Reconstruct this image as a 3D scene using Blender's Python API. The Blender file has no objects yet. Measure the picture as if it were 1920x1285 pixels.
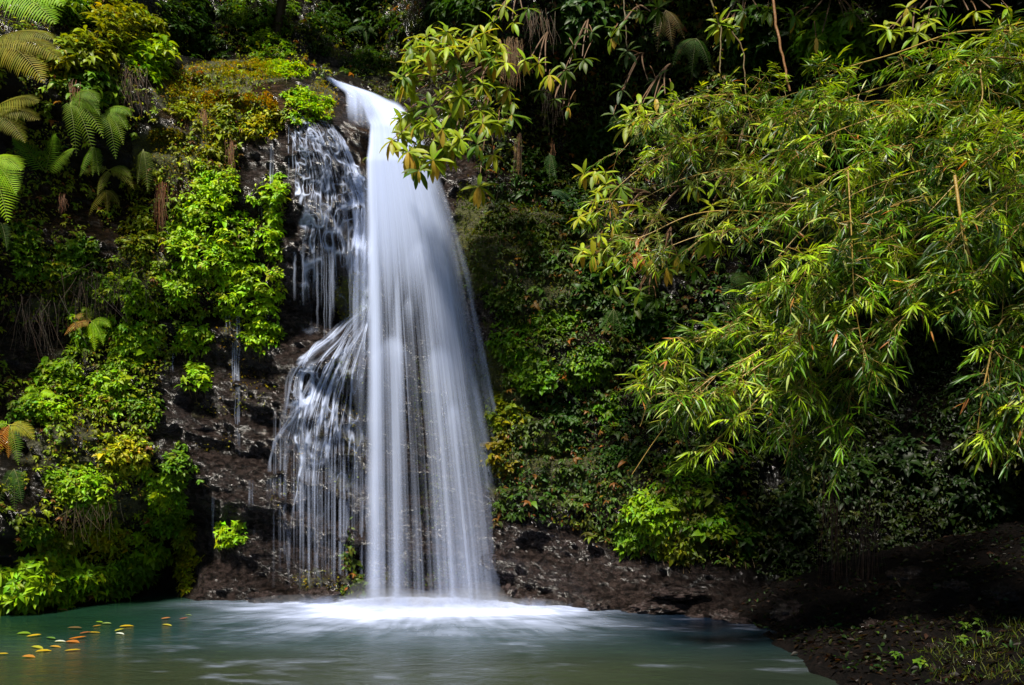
import bpy, math
import numpy as np

# ------------------------------------------------------------------ frame of reference
# The camera is level, 2 m above the pool, looking along +Y.  F, CX, HY describe the lens.
F, CX, HY, EYE = 1493.0, 960.0, 900.0, 2.0
rng = np.random.default_rng(11)
scene = bpy.context.scene
COL = scene.collection
R = math.radians


def P(px, py, Y):
    px, py, Y = np.asarray(px, float), np.asarray(py, float), np.asarray(Y, float)
    return np.stack(np.broadcast_arrays((px - CX) / F * Y, Y, EYE - (py - HY) / F * Y), -1)


def nrm(v):
    return v / np.maximum(np.linalg.norm(v, axis=-1, keepdims=True), 1e-9)


# ------------------------------------------------------------------ noise
def _hash(ix, iy, iz, seed):
    h = (ix.astype(np.uint64) * np.uint64(73856093)) ^ (iy.astype(np.uint64) * np.uint64(19349663)) ^ (iz.astype(np.uint64) * np.uint64(83492791)) ^ np.uint64(seed * 2654435761 % (1 << 32))
    h = (h ^ (h >> np.uint64(13))) * np.uint64(0x9E3779B97F4A7C15)
    h = h ^ (h >> np.uint64(29))
    h = h * np.uint64(0xBF58476D1CE4E5B9)
    return ((h >> np.uint64(40)).astype(np.float64)) / float(1 << 24)


def vnoise(p, seed=0):
    i = np.floor(p).astype(np.int64)
    f = p - i
    f = f * f * (3 - 2 * f)
    out = 0
    for dx in (0, 1):
        for dy in (0, 1):
            for dz in (0, 1):
                w = (f[..., 0] if dx else 1 - f[..., 0]) * (f[..., 1] if dy else 1 - f[..., 1]) * (f[..., 2] if dz else 1 - f[..., 2])
                out = out + w * _hash(i[..., 0] + dx + 5000, i[..., 1] + dy + 5000, i[..., 2] + dz + 5000, seed)
    return out * 2 - 1


def fbm(p, octs=4, seed=0, gain=0.5):
    a, s, t = 1.0, 0.0, 0.0
    for k in range(octs):
        s = s + a * vnoise(p * (2.03 ** k) + 7.3 * k, seed + k)
        t += a
        a *= gain
    return s / t


def worley(p, seed=0):
    """nearest and second nearest distance, value of the nearest cell"""
    i = np.floor(p).astype(np.int64)
    f1 = np.full(p.shape[:-1], 9.0)
    f2 = f1.copy()
    cv = np.zeros(p.shape[:-1])
    for dx in (-1, 0, 1):
        for dy in (-1, 0, 1):
            for dz in (-1, 0, 1):
                c = i + np.array([dx, dy, dz])
                a = [_hash(c[..., 0] + 5000, c[..., 1] + 5000, c[..., 2] + 5000, seed + s) for s in (1, 2, 3, 4)]
                q = c + np.stack(a[:3], -1)
                d = np.linalg.norm(q - p, axis=-1)
                new = d < f1
                f2 = np.where(new, f1, np.minimum(f2, d))
                cv = np.where(new, a[3], cv)
                f1 = np.where(new, d, f1)
    return f1, f2, cv


def noise2(x, y, seed=0, octs=1):
    p = np.stack(np.broadcast_arrays(x, y, np.zeros_like(x) + 0.5), -1)
    return fbm(p, octs, seed)


def sst(a, b, x):
    t = np.clip((x - a) / (b - a), 0, 1)
    return t * t * (3 - 2 * t)


# ------------------------------------------------------------------ mesh making
class Acc:
    """collects triangles with one colour per vertex, then links them as one mesh object"""

    def __init__(self):
        self.v, self.f, self.c, self.d, self.n = [], [], [], [], 0

    def add(self, v, f, c=(0.5, 0.5, 0.5), d=None):
        v = np.asarray(v, float).reshape(-1, 3)
        f = np.asarray(f, np.int64).reshape(-1, 3)
        c = np.asarray(c, float)
        if c.ndim == 1:
            c = np.broadcast_to(c, (len(v), 3))
        self.v.append(v)
        self.f.append(f + self.n)
        self.c.append(c)
        self.d.append(np.ones(len(v)) if d is None else np.asarray(d, float).ravel())
        self.n += len(v)

    def empty(self):
        return self.n == 0

    def build(self, name, mat, parent=None, smooth=True, loc=None):
        v, f, c, d = np.concatenate(self.v), np.concatenate(self.f), np.concatenate(self.c), np.concatenate(self.d)
        if loc is None:
            loc = v.mean(0) if parent is None else np.array(parent.location)
        me = bpy.data.meshes.new(name)
        me.vertices.add(len(v))
        me.vertices.foreach_set("co", (v - loc).astype(np.float32).ravel())
        me.loops.add(len(f) * 3)
        me.loops.foreach_set("vertex_index", f.astype(np.int32).ravel())
        me.polygons.add(len(f))
        me.polygons.foreach_set("loop_start", np.arange(0, len(f) * 3, 3, dtype=np.int32))
        me.polygons.foreach_set("loop_total", np.full(len(f), 3, np.int32))
        me.polygons.foreach_set("use_smooth", np.full(len(f), smooth, bool))
        me.update(calc_edges=True)
        a = me.attributes.new("tint", "FLOAT_COLOR", "POINT")
        a.data.foreach_set("color", np.concatenate([c, np.ones((len(c), 1))], 1).astype(np.float32).ravel())
        a = me.attributes.new("dens", "FLOAT", "POINT")
        a.data.foreach_set("value", d.astype(np.float32))
        me.materials.append(mat)
        o = bpy.data.objects.new(name, me)
        COL.objects.link(o)
        if parent is not None:
            o.parent = parent
        else:
            o.location = loc
        return o


def tag(o, label=None, cat=None, group=None, kind=None):
    if label:
        o["label"] = label
    if cat:
        o["category"] = cat
    if group:
        o["group"] = group
    if kind:
        o["kind"] = kind
    return o


def thing(name, label, cat, loc, group=None):
    o = bpy.data.objects.new(name, None)
    COL.objects.link(o)
    o.location = loc
    o.empty_display_size = 0.1
    return tag(o, label, cat, group)


# leaf templates: columns t (along), w (across, signed), fold ; triangles
def leaf_template(rows):
    v = [(0, 0, 0)]
    for t, w in rows:
        v += [(t, -w, 0.35 * w), (t, 0, 0), (t, w, 0.35 * w)]
    v.append((1, 0, 0))
    f = [(0, 2, 1), (0, 3, 2)]
    for k in range(len(rows) - 1):
        a, b = 1 + 3 * k, 4 + 3 * k
        for s in (0, 1):
            f += [(a + s, a + s + 1, b + s), (a + s + 1, b + s + 1, b + s)]
    e = 1 + 3 * (len(rows) - 1)
    n = len(v) - 1
    f += [(e, e + 1, n), (e + 1, e + 2, n)]
    return np.array(v, float), np.array(f)


OVATE = leaf_template([(0.14, 0.36), (0.4, 0.5), (0.72, 0.32)])
OBLONG = leaf_template([(0.12, 0.3), (0.38, 0.5), (0.68, 0.46), (0.88, 0.22)])
LANCE = leaf_template([(0.12, 0.42), (0.45, 0.5)])
SMALL = (np.array([(0, 0, 0), (0.45, -0.5, 0.15), (0.45, 0.5, 0.15), (1, 0, 0)], float), np.array([(0, 3, 1), (0, 2, 3)]))
LANCE = leaf_template([(0.1, 0.38), (0.38, 0.5), (0.72, 0.3)])


def leaves(acc, tpl, pos, d, up, L, W, droop, col):
    """adds one leaf per row of pos; d direction, up blade normal, droop bends the tip away from up"""
    tv, tf = tpl
    n = len(pos)
    if n == 0:
        return
    L, W, droop = (np.broadcast_to(np.asarray(a, float), (n,)) for a in (L, W, droop))
    x = nrm(d)
    y = nrm(np.cross(up, x))
    z = np.cross(x, y)
    t = tv[None, :, 0]
    lx = t * L[:, None]
    ly = tv[None, :, 1] * W[:, None]
    lz = tv[None, :, 2] * W[:, None]
    bx = lx * (1 - 0.35 * np.abs(droop[:, None]) * t)
    v = pos[:, None] + bx[..., None] * x[:, None] + ly[..., None] * y[:, None] + (lz - droop[:, None] * t * t * L[:, None])[..., None] * z[:, None]
    f = tf[None] + (np.arange(n) * len(tv))[:, None, None]
    c = np.broadcast_to(np.asarray(col, float).reshape(-1, 1, 3), (n, len(tv), 3)) if np.ndim(col) == 2 else np.broadcast_to(np.asarray(col, float), (n, len(tv), 3))
    acc.add(v, f, c.reshape(-1, 3))


def tube(acc, pts, r0, r1=None, col=(0.3, 0.2, 0.1), k=5):
    pts = np.asarray(pts, float)
    n = len(pts)
    r1 = r0 if r1 is None else r1
    rad = np.linspace(r0, r1, n)
    t = nrm(np.gradient(pts, axis=0))
    ref = np.where(np.abs(t[:, 2:3]) > 0.9, np.array([[1.0, 0, 0]]), np.array([[0, 0, 1.0]]))
    a = nrm(np.cross(t, ref))
    b = np.cross(t, a)
    th = np.arange(k) / k * 2 * np.pi
    v = pts[:, None] + rad[:, None, None] * (np.cos(th)[None, :, None] * a[:, None] + np.sin(th)[None, :, None] * b[:, None])
    i, j = np.meshgrid(np.arange(n - 1), np.arange(k), indexing="ij")
    q = i * k + j
    q2 = i * k + (j + 1) % k
    f = np.concatenate([np.stack([q, q2, q + k], -1).reshape(-1, 3), np.stack([q2, q2 + k, q + k], -1).reshape(-1, 3)])
    acc.add(v, f, col)


def grid_faces(nu, nv):
    i, j = np.meshgrid(np.arange(nu - 1), np.arange(nv - 1), indexing="ij")
    a = i * nv + j
    return np.concatenate([np.stack([a, a + nv, a + 1], -1).reshape(-1, 3), np.stack([a + nv, a + nv + 1, a + 1], -1).reshape(-1, 3)])


def bez(p, n):
    p = np.asarray(p, float)
    t = np.linspace(0, 1, n)[:, None]
    if len(p) == 3:
        return (1 - t) ** 2 * p[0] + 2 * t * (1 - t) * p[1] + t * t * p[2]
    # Catmull-Rom through many points
    q = np.vstack([2 * p[0] - p[1], p, 2 * p[-1] - p[-2]])
    s = np.linspace(0, len(p) - 1 - 1e-6, n)
    i = s.astype(int)
    u = (s - i)[:, None]
    a, b, c, d = q[i], q[i + 1], q[i + 2], q[i + 3]
    return 0.5 * (2 * b + (c - a) * u + (2 * a - 5 * b + 4 * c - d) * u * u + (3 * b - a - 3 * c + d) * u ** 3)


def jit(col, n, amt=0.25, hue=0.12):
    c = np.tile(np.asarray(col, float), (n, 1))
    c = c * np.exp(rng.normal(0, amt, (n, 1)))
    c[:, 0] *= np.exp(rng.normal(0, hue * 1.5, n))
    c[:, 2] *= np.exp(rng.normal(0, hue * 2, n))
    return np.clip(c, 0.001, 0.7)


# ------------------------------------------------------------------ materials
def new_mat(name):
    m = bpy.data.materials.new(name)
    m.use_nodes = True
    nt = m.node_tree
    nt.nodes.clear()
    return m, nt, nt.nodes, nt.links


def leaf_mat(name, rough=0.38, trans=0.35, gloss=0.5, bump=0.25, bscale=90):
    m, nt, N, L = new_mat(name)
    at = N.new("ShaderNodeAttribute")
    at.attribute_name = "tint"
    pr = N.new("ShaderNodeBsdfPrincipled")
    tr = N.new("ShaderNodeBsdfTranslucent")
    mx = N.new("ShaderNodeMixShader")
    out = N.new("ShaderNodeOutputMaterial")
    no = N.new("ShaderNodeTexNoise")
    no.inputs["Scale"].default_value = bscale
    co = N.new("ShaderNodeTexCoord")
    L.new(co.outputs["Object"], no.inputs["Vector"])
    bp = N.new("ShaderNodeBump")
    bp.inputs["Strength"].default_value = bump
    bp.inputs["Distance"].default_value = 0.004
    L.new(no.outputs["Fac"], bp.inputs["Height"])
    hs = N.new("ShaderNodeHueSaturation")
    mr = N.new("ShaderNodeMapRange")
    mr.inputs["To Min"].default_value = 0.7
    mr.inputs["To Max"].default_value = 1.3
    L.new(no.outputs["Fac"], mr.inputs["Value"])
    L.new(mr.outputs[0], hs.inputs["Value"])
    L.new(at.outputs["Color"], hs.inputs["Color"])
    L.new(hs.outputs[0], pr.inputs["Base Color"])
    L.new(bp.outputs[0], pr.inputs["Normal"])
    pr.inputs["Roughness"].default_value = rough
    pr.inputs["Specular IOR Level"].default_value = gloss
    h2 = N.new("ShaderNodeMix")
    h2.data_type = "RGBA"
    h2.blend_type = "MULTIPLY"
    h2.inputs["Factor"].default_value = 1
    h2.inputs["B"].default_value = (1.5, 1.25, 0.5, 1)
    L.new(hs.outputs[0], h2.inputs["A"])
    L.new(h2.outputs["Result"], tr.inputs["Color"])
    mx.inputs[0].default_value = trans
    L.new(pr.outputs[0], mx.inputs[1])
    L.new(tr.outputs[0], mx.inputs[2])
    L.new(mx.outputs[0], out.inputs[0])
    return m


def bark_mat(name, rough=0.6):
    m, nt, N, L = new_mat(name)
    at = N.new("ShaderNodeAttribute")
    at.attribute_name = "tint"
    pr = N.new("ShaderNodeBsdfPrincipled")
    out = N.new("ShaderNodeOutputMaterial")
    no = N.new("ShaderNodeTexNoise")
    no.inputs["Scale"].default_value = 40
    no.inputs["Detail"].default_value = 4
    co = N.new("ShaderNodeTexCoord")
    L.new(co.outputs["Object"], no.inputs["Vector"])
    hs = N.new("ShaderNodeHueSaturation")
    mr = N.new("ShaderNodeMapRange")
    mr.inputs["To Min"].default_value = 0.5
    mr.inputs["To Max"].default_value = 1.5
    L.new(no.outputs["Fac"], mr.inputs["Value"])
    L.new(mr.outputs[0], hs.inputs["Value"])
    L.new(at.outputs["Color"], hs.inputs["Color"])
    L.new(hs.outputs[0], pr.inputs["Base Color"])
    pr.inputs["Roughness"].default_value = rough
    bp = N.new("ShaderNodeBump")
    bp.inputs["Strength"].default_value = 0.5
    bp.inputs["Distance"].default_value = 0.01
    L.new(no.outputs["Fac"], bp.inputs["Height"])
    L.new(bp.outputs[0], pr.inputs["Normal"])
    L.new(pr.outputs[0], out.inputs[0])
    return m


def rock_mat(name, wet=0.28, spec=0.45):
    m, nt, N, L = new_mat(name)
    at = N.new("ShaderNodeAttribute")
    at.attribute_name = "tint"
    dn = N.new("ShaderNodeAttribute")
    dn.attribute_name = "dens"          # how mossy
    co = N.new("ShaderNodeTexCoord")
    geo = N.new("ShaderNodeNewGeometry")
    mp = N.new("ShaderNodeMapping")
    mp.inputs["Scale"].default_value = (1, 1, 1.7)
    mp.inputs["Rotation"].default_value = (0, R(14), 0)
    L.new(geo.outputs["Position"], mp.inputs["Vector"])
    n1 = N.new("ShaderNodeTexNoise")
    n1.inputs["Scale"].default_value = 9
    n1.inputs["Detail"].default_value = 8
    n1.inputs["Roughness"].default_value = 0.7
    L.new(mp.outputs[0], n1.inputs["Vector"])
    vo = N.new("ShaderNodeTexVoronoi")
    vo.inputs["Scale"].default_value = 11
    vo.feature = "F1"
    wv = N.new("ShaderNodeVectorMath")
    wv.operation = "MULTIPLY_ADD"
    L.new(n1.outputs["Color"], wv.inputs[0])
    wv.inputs[1].default_value = (0.25, 0.25, 0.25)
    L.new(mp.outputs[0], wv.inputs[2])
    L.new(wv.outputs[0], vo.inputs["Vector"])
    n2 = N.new("ShaderNodeTexNoise")
    n2.inputs["Scale"].default_value = 55
    n2.inputs["Detail"].default_value = 5
    n2.inputs["Roughness"].default_value = 0.75
    L.new(geo.outputs["Position"], n2.inputs["Vector"])
    # height
    a1 = N.new("ShaderNodeMath"); a1.operation = "MULTIPLY"; a1.inputs[1].default_value = 0.35
    L.new(n2.outputs["Fac"], a1.inputs[0])
    a2 = N.new("ShaderNodeMath"); a2.operation = "ADD"
    L.new(n1.outputs["Fac"], a2.inputs[0]); L.new(a1.outputs[0], a2.inputs[1])
    a3 = N.new("ShaderNodeMath"); a3.operation = "MULTIPLY_ADD"; a3.inputs[1].default_value = 0.9
    L.new(vo.outputs["Distance"], a3.inputs[0]); L.new(a2.outputs[0], a3.inputs[2])
    v2 = N.new("ShaderNodeTexVoronoi"); v2.inputs["Scale"].default_value = 26
    L.new(wv.outputs[0], v2.inputs["Vector"])
    a4 = N.new("ShaderNodeMath"); a4.operation = "MULTIPLY_ADD"; a4.inputs[1].default_value = 0.5
    L.new(v2.outputs["Distance"], a4.inputs[0]); L.new(a3.outputs[0], a4.inputs[2])
    bp = N.new("ShaderNodeBump")
    bp.inputs["Strength"].default_value = 1.0
    bp.inputs["Distance"].default_value = 0.12
    L.new(a4.outputs[0], bp.inputs["Height"])
    # colour
    cr = N.new("ShaderNodeValToRGB")
    cr.color_ramp.elements[0].position = 0.40
    cr.color_ramp.elements[0].color = (0.16, 0.14, 0.12, 1)
    cr.color_ramp.elements[1].position = 0.64
    cr.color_ramp.elements[1].color = (2.3, 2.2, 2.3, 1)
    L.new(n1.outputs["Fac"], cr.inputs[0])
    mu = N.new("ShaderNodeMix"); mu.data_type = "RGBA"; mu.blend_type = "MULTIPLY"; mu.inputs["Factor"].default_value = 1
    L.new(at.outputs["Color"], mu.inputs["A"]); L.new(cr.outputs[0], mu.inputs["B"])
    # moss
    mc = N.new("ShaderNodeValToRGB")
    mc.color_ramp.elements[0].position = 0.3
    mc.color_ramp.elements[0].color = (0.016, 0.028, 0.002, 1)
    mc.color_ramp.elements[1].position = 0.72
    mc.color_ramp.elements[1].color = (0.14, 0.14, 0.004, 1)
    L.new(n2.outputs["Fac"], mc.inputs[0])
    ms = N.new("ShaderNodeMath"); ms.operation = "ADD"
    L.new(dn.outputs["Fac"], ms.inputs[0])
    n3 = N.new("ShaderNodeTexNoise"); n3.inputs["Scale"].default_value = 5; n3.inputs["Detail"].default_value = 6; n3.inputs["Roughness"].default_value = 0.65
    L.new(geo.outputs["Position"], n3.inputs["Vector"])
    L.new(n3.outputs["Fac"], ms.inputs[1])
    mr = N.new("ShaderNodeMapRange"); mr.inputs["From Min"].default_value = 0.92; mr.inputs["From Max"].default_value = 1.12
    L.new(ms.outputs[0], mr.inputs["Value"])
    mm = N.new("ShaderNodeMix"); mm.data_type = "RGBA"
    L.new(mr.outputs[0], mm.inputs["Factor"]); L.new(mu.outputs["Result"], mm.inputs["A"]); L.new(mc.outputs[0], mm.inputs["B"])
    ro = N.new("ShaderNodeMapRange"); ro.inputs["To Min"].default_value = wet; ro.inputs["To Max"].default_value = 0.9
    L.new(mr.outputs[0], ro.inputs["Value"])
    pr = N.new("ShaderNodeBsdfPrincipled")
    L.new(mm.outputs["Result"], pr.inputs["Base Color"])
    pr.inputs["Specular IOR Level"].default_value = spec
    L.new(ro.outputs[0], pr.inputs["Roughness"])
    L.new(bp.outputs[0], pr.inputs["Normal"])
    out = N.new("ShaderNodeOutputMaterial")
    L.new(pr.outputs[0], out.inputs[0])
    return m


def fall_mat(name):
    m, nt, N, L = new_mat(name)
    dn = N.new("ShaderNodeAttribute"); dn.attribute_name = "dens"
    df = N.new("ShaderNodeBsdfDiffuse"); df.inputs[0].default_value = (0.66, 0.75, 0.99, 1)
    tl = N.new("ShaderNodeBsdfTranslucent"); tl.inputs[0].default_value = (0.66, 0.76, 0.99, 1)
    mx = N.new("ShaderNodeMixShader"); mx.inputs[0].default_value = 0.4
    L.new(df.outputs[0], mx.inputs[1]); L.new(tl.outputs[0], mx.inputs[2])
    tp = N.new("ShaderNodeBsdfTransparent")
    m2 = N.new("ShaderNodeMixShader")
    L.new(dn.outputs["Fac"], m2.inputs[0]); L.new(tp.outputs[0], m2.inputs[1]); L.new(mx.outputs[0], m2.inputs[2])
    out = N.new("ShaderNodeOutputMaterial")
    L.new(m2.outputs[0], out.inputs[0])
    return m


def pool_mat():
    m, nt, N, L = new_mat("pool_water")
    at = N.new("ShaderNodeAttribute"); at.attribute_name = "tint"
    dn = N.new("ShaderNodeAttribute"); dn.attribute_name = "dens"
    geo = N.new("ShaderNodeNewGeometry")
    mp = N.new("ShaderNodeMapping"); mp.inputs["Scale"].default_value = (1.0, 2.2, 1); mp.inputs["Rotation"].default_value = (0, 0, R(14))
    L.new(geo.outputs["Position"], mp.inputs["Vector"])
    n1 = N.new("ShaderNodeTexNoise"); n1.inputs["Scale"].default_value = 3.2; n1.inputs["Detail"].default_value = 6; n1.inputs["Roughness"].default_value = 0.6; n1.inputs["Distortion"].default_value = 0.8
    L.new(mp.outputs[0], n1.inputs["Vector"])
    bp = N.new("ShaderNodeBump"); bp.inputs["Strength"].default_value = 0.6; bp.inputs["Distance"].default_value = 0.05
    L.new(n1.outputs["Fac"], bp.inputs["Height"])
    pr = N.new("ShaderNodeBsdfPrincipled")
    mixc = N.new("ShaderNodeMix"); mixc.data_type = "RGBA"
    L.new(dn.outputs["Fac"], mixc.inputs["Factor"]); L.new(at.outputs["Color"], mixc.inputs["A"]); mixc.inputs["B"].default_value = (0.50, 0.57, 0.82, 1)
    L.new(mixc.outputs["Result"], pr.inputs["Base Color"])
    ro = N.new("ShaderNodeMapRange"); ro.inputs["To Min"].default_value = 0.11; ro.inputs["To Max"].default_value = 0.9
    L.new(dn.outputs["Fac"], ro.inputs["Value"]); L.new(ro.outputs[0], pr.inputs["Roughness"])
    L.new(bp.outputs[0], pr.inputs["Normal"])
    pr.inputs["IOR"].default_value = 1.33
    out = N.new("ShaderNodeOutputMaterial")
    L.new(pr.outputs[0], out.inputs[0])
    return m


M_LEAF = leaf_mat("leaf_matt", 0.45, 0.38, 0.22)
M_GLOSS = leaf_mat("leaf_glossy", 0.45, 0.38, 0.22)
M_BAMBOO = leaf_mat("bamboo_leaf", 0.38, 0.34, 0.38, 0.15)
M_FERN = leaf_mat("fern_leaf", 0.55, 0.35, 0.12)
M_BARK = bark_mat("stem_bark")
M_CANE = bark_mat("cane_skin", 0.4)
M_ROCK = rock_mat("wet_rock", 0.22, 0.7)
M_SOIL = rock_mat("bank_soil", 0.7, 0.12)
M_FALL = fall_mat("falling_water")
M_POOL = pool_mat()


# ------------------------------------------------------------------ cliff
ctrl = [
    (-200, 1160, 11.2), (0, 1150, 11.9), (120, 1140, 12.4), (240, 1130, 13.0), (300, 1110, 14.2), (320, 1050, 14.4), (310, 960, 13.4), (360, 1120, 13.3), (450, 1130, 13.1), (550, 1133, 13.1),
    (-200, 900, 11.0), (0, 1000, 11.6), (0, 800, 11.9), (0, 600, 12.2), (0, 400, 11.9), (0, 200, 11.7), (0, 0, 11.6), (-200, 400, 10.6), (-200, 0, 10.4),
    (120, 900, 12.1), (120, 600, 12.7), (120, 400, 12.4), (120, 200, 12.0), (120, 40, 12.2),
    (230, 950, 12.6), (230, 750, 12.7), (230, 550, 12.6), (230, 350, 12.9), (230, 180, 12.5), (230, 60, 13.0), (230, -60, 14.0),
    (340, 850, 13.0), (340, 650, 13.1), (340, 480, 12.8), (340, 330, 12.8), (320, 230, 12.9), (330, 160, 13.3), (330, 100, 15.2), (370, 40, 17.0), (370, -80, 17.5),
    (450, 950, 13.1), (450, 750, 13.2), (450, 560, 12.9), (440, 400, 12.7), (440, 260, 12.9), (450, 180, 13.2), (470, 140, 13.8), (480, 100, 16.0), (490, 30, 16.6), (490, -80, 17.0),
    (545, 1000, 13.3), (540, 850, 13.2), (530, 640, 13.2), (525, 500, 12.9), (520, 350, 12.8), (530, 240, 12.9), (550, 180, 13.1), (560, 135, 13.7), (580, 80, 16.5), (580, 0, 17.5),
    (610, 1110, 13.1), (610, 950, 13.2), (610, 800, 12.9), (610, 680, 13.1), (615, 590, 13.7), (610, 520, 13.3), (610, 420, 12.9), (600, 300, 12.8), (590, 215, 13.0), (620, 160, 13.9), (610, 140, 14.4), (640, 90, 17.5), (640, 0, 18.5),
    (680, 1120, 13.4), (680, 800, 13.4), (680, 600, 13.6), (670, 420, 13.5), (670, 300, 13.4), (660, 225, 13.4), (670, 190, 14.0), (700, 165, 15.4), (700, 90, 18.5), (700, 0, 18.5),
    (780, 1120, 13.5), (780, 900, 13.6), (780, 700, 13.7), (780, 500, 13.9), (760, 350, 14.0), (740, 250, 14.0), (720, 205, 14.1), (760, 160, 16.0), (770, 80, 17.0), (780, 0, 16.5),
    (860, 1120, 13.4), (870, 900, 13.6), (860, 650, 13.8), (850, 450, 14.0), (830, 280, 14.2), (830, 150, 14.8), (850, 40, 14.5),
    (940, 1130, 12.9), (950, 1000, 13.0), (940, 850, 13.3), (930, 650, 13.4), (910, 480, 13.4), (910, 300, 13.9), (930, 150, 13.6), (950, 0, 13.0),
    (1040, 1135, 12.6), (1050, 1000, 12.9), (1060, 850, 13.0), (1050, 650, 13.0), (1030, 450, 13.5), (1040, 280, 14.2), (1050, 120, 13.7), (1060, 0, 13.1),
    (1160, 1142, 12.3), (1160, 1050, 12.6), (1170, 900, 12.5), (1170, 700, 13.0), (1160, 480, 13.3), (1150, 250, 14.3), (1160, 100, 13.6), (1160, -30, 13.0),
    (1290, 1155, 11.8), (1290, 1080, 12.2), (1300, 950, 12.1), (1300, 700, 12.6), (1300, 500, 13.0), (1300, 250, 13.6), (1300, 50, 13.0), (1300, -80, 12.4),
    (1400, 1170, 11.4), (1420, 1050, 12.4), (1420, 850, 12.8), (1420, 600, 12.8), (1420, 300, 13.0), (1420, 50, 12.6), (1560, 1050, 12.3), (1560, 800, 13.2), (1560, 500, 13.0), (1560, 200, 12.4), (1560, 0, 12.0),
    (1750, 1000, 12.2), (1750, 700, 13.0), (1750, 300, 12.0), (1750, 0, 11.4), (1950, 950, 11.6), (1950, 600, 11.6), (1950, 200, 10.9), (1950, -50, 10.6), (2200, 700, 9.5), (2200, 100, 9.2),
    (400, -400, 16), (900, -500, 14.5), (1400, -400, 13.5), (0, -400, 12.5), (1900, -400, 11.5),
]
cp = np.array(ctrl, float)
cw = P(cp[:, 0], cp[:, 1], cp[:, 2])
CXZ, CY = cw[:, [0, 2]], cw[:, 1]
mean_y = CY.mean()
Kmat = np.sqrt(((CXZ[:, None] - CXZ[None]) ** 2).sum(-1) + 0.04)
Wt = np.linalg.solve(Kmat + np.eye(len(CY)) * 0.02, CY - mean_y)


def base_depth(X, Z):
    out = np.full(X.shape, mean_y)
    for k in range(len(CY)):
        out += Wt[k] * np.sqrt((X - CXZ[k, 0]) ** 2 + (Z - CXZ[k, 1]) ** 2 + 0.04)
    return out


gx = np.unique(np.concatenate([np.linspace(-15, -8.8, 50), np.arange(-8.8, 8.6, 0.036), np.linspace(8.6, 15, 50)]))
gz = np.unique(np.concatenate([np.linspace(-1.6, -0.3, 12), np.arange(-0.3, 10.6, 0.036), np.linspace(10.6, 15, 50)]))
GX, GZ = np.meshgrid(gx, gz, indexing="ij")
GY0 = np.clip(base_depth(GX, GZ), 6.5, 20)
pp = np.stack([GX, GY0, GZ], -1)
tilt = pp.copy()
tilt[..., 2] += 0.22 * pp[..., 0]                                   # the beds dip a little
warp = fbm(pp * 0.9, 3, 21)[..., None] * 0.5
f1, f2, cv = worley(tilt * np.array([1.1, 1.1, 1.9]) + warp, 3)
g1, g2, cv2 = worley(tilt * np.array([3.2, 3.2, 5.2]) + warp * 2, 8)
ledge = (tilt[..., 2] * 1.5 + 0.7 * fbm(pp * 0.5, 2, 33)) % 1.0
DISP = 0.22 * fbm(pp * 0.7, 3, 5) + 0.22 * (cv - 0.5) * sst(0, 0.3, f2 - f1) + 0.11 * (cv2 - 0.5) * sst(0, 0.25, g2 - g1) \
    + 0.10 * (sst(0, 0.75, ledge) - sst(0.75, 1.0, ledge) - 0.5) + 0.05 * fbm(pp * 6, 3, 9) + 0.025 * fbm(pp * 16, 2, 91)
GY = GY0 - DISP


def cliff_y(X, Z):
    X, Z = np.clip(X, gx[0], gx[-1] - 1e-6), np.clip(Z, gz[0], gz[-1] - 1e-6)
    fi, fj = np.interp(X, gx, np.arange(len(gx))), np.interp(Z, gz, np.arange(len(gz)))
    i, j = np.minimum(fi.astype(int), len(gx) - 2), np.minimum(fj.astype(int), len(gz) - 2)
    u, v = fi - i, fj - j
    return (GY[i, j] * (1 - u) * (1 - v) + GY[i + 1, j] * u * (1 - v) + GY[i, j + 1] * (1 - u) * v + GY[i + 1, j + 1] * u * v)


def surf(px, py):
    """the point of the cliff met by a line of sight, found by marching outward"""
    px, py = np.atleast_1d(np.asarray(px, float)), np.atleast_1d(np.asarray(py, float))
    Y = np.full(px.shape, 9.0)
    act = np.arange(len(px))
    for k in range(200):
        p = P(px[act], py[act], Y[act])
        act = act[p[:, 1] < cliff_y(p[:, 0], p[:, 2])]
        if len(act) == 0:
            break
        Y[act] += 0.06
    return P(px, py, Y)


def cliff_n(p, e=0.18):
    dx = (cliff_y(p[:, 0] + e, p[:, 2]) - cliff_y(p[:, 0] - e, p[:, 2])) / (2 * e)
    dz = (cliff_y(p[:, 0], p[:, 2] + e) - cliff_y(p[:, 0], p[:, 2] - e)) / (2 * e)
    return nrm(np.stack([dx, -np.ones_like(dx), dz], -1))


def pxy(p):
    return CX + p[..., 0] / p[..., 1] * F, HY - (p[..., 2] - EYE) / p[..., 1] * F


def blob(PX, PY, lst, soft=0.35):
    m = np.zeros(PX.shape)
    for b in lst:
        cx, cy, rx, ry = b[:4]
        s = b[4] if len(b) > 4 else 1.0
        r = np.sqrt(((PX - cx) / rx) ** 2 + ((PY - cy) / ry) ** 2)
        m = np.maximum(m, s * (1 - sst(1 - soft, 1 + soft, r)))
    return m


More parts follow.
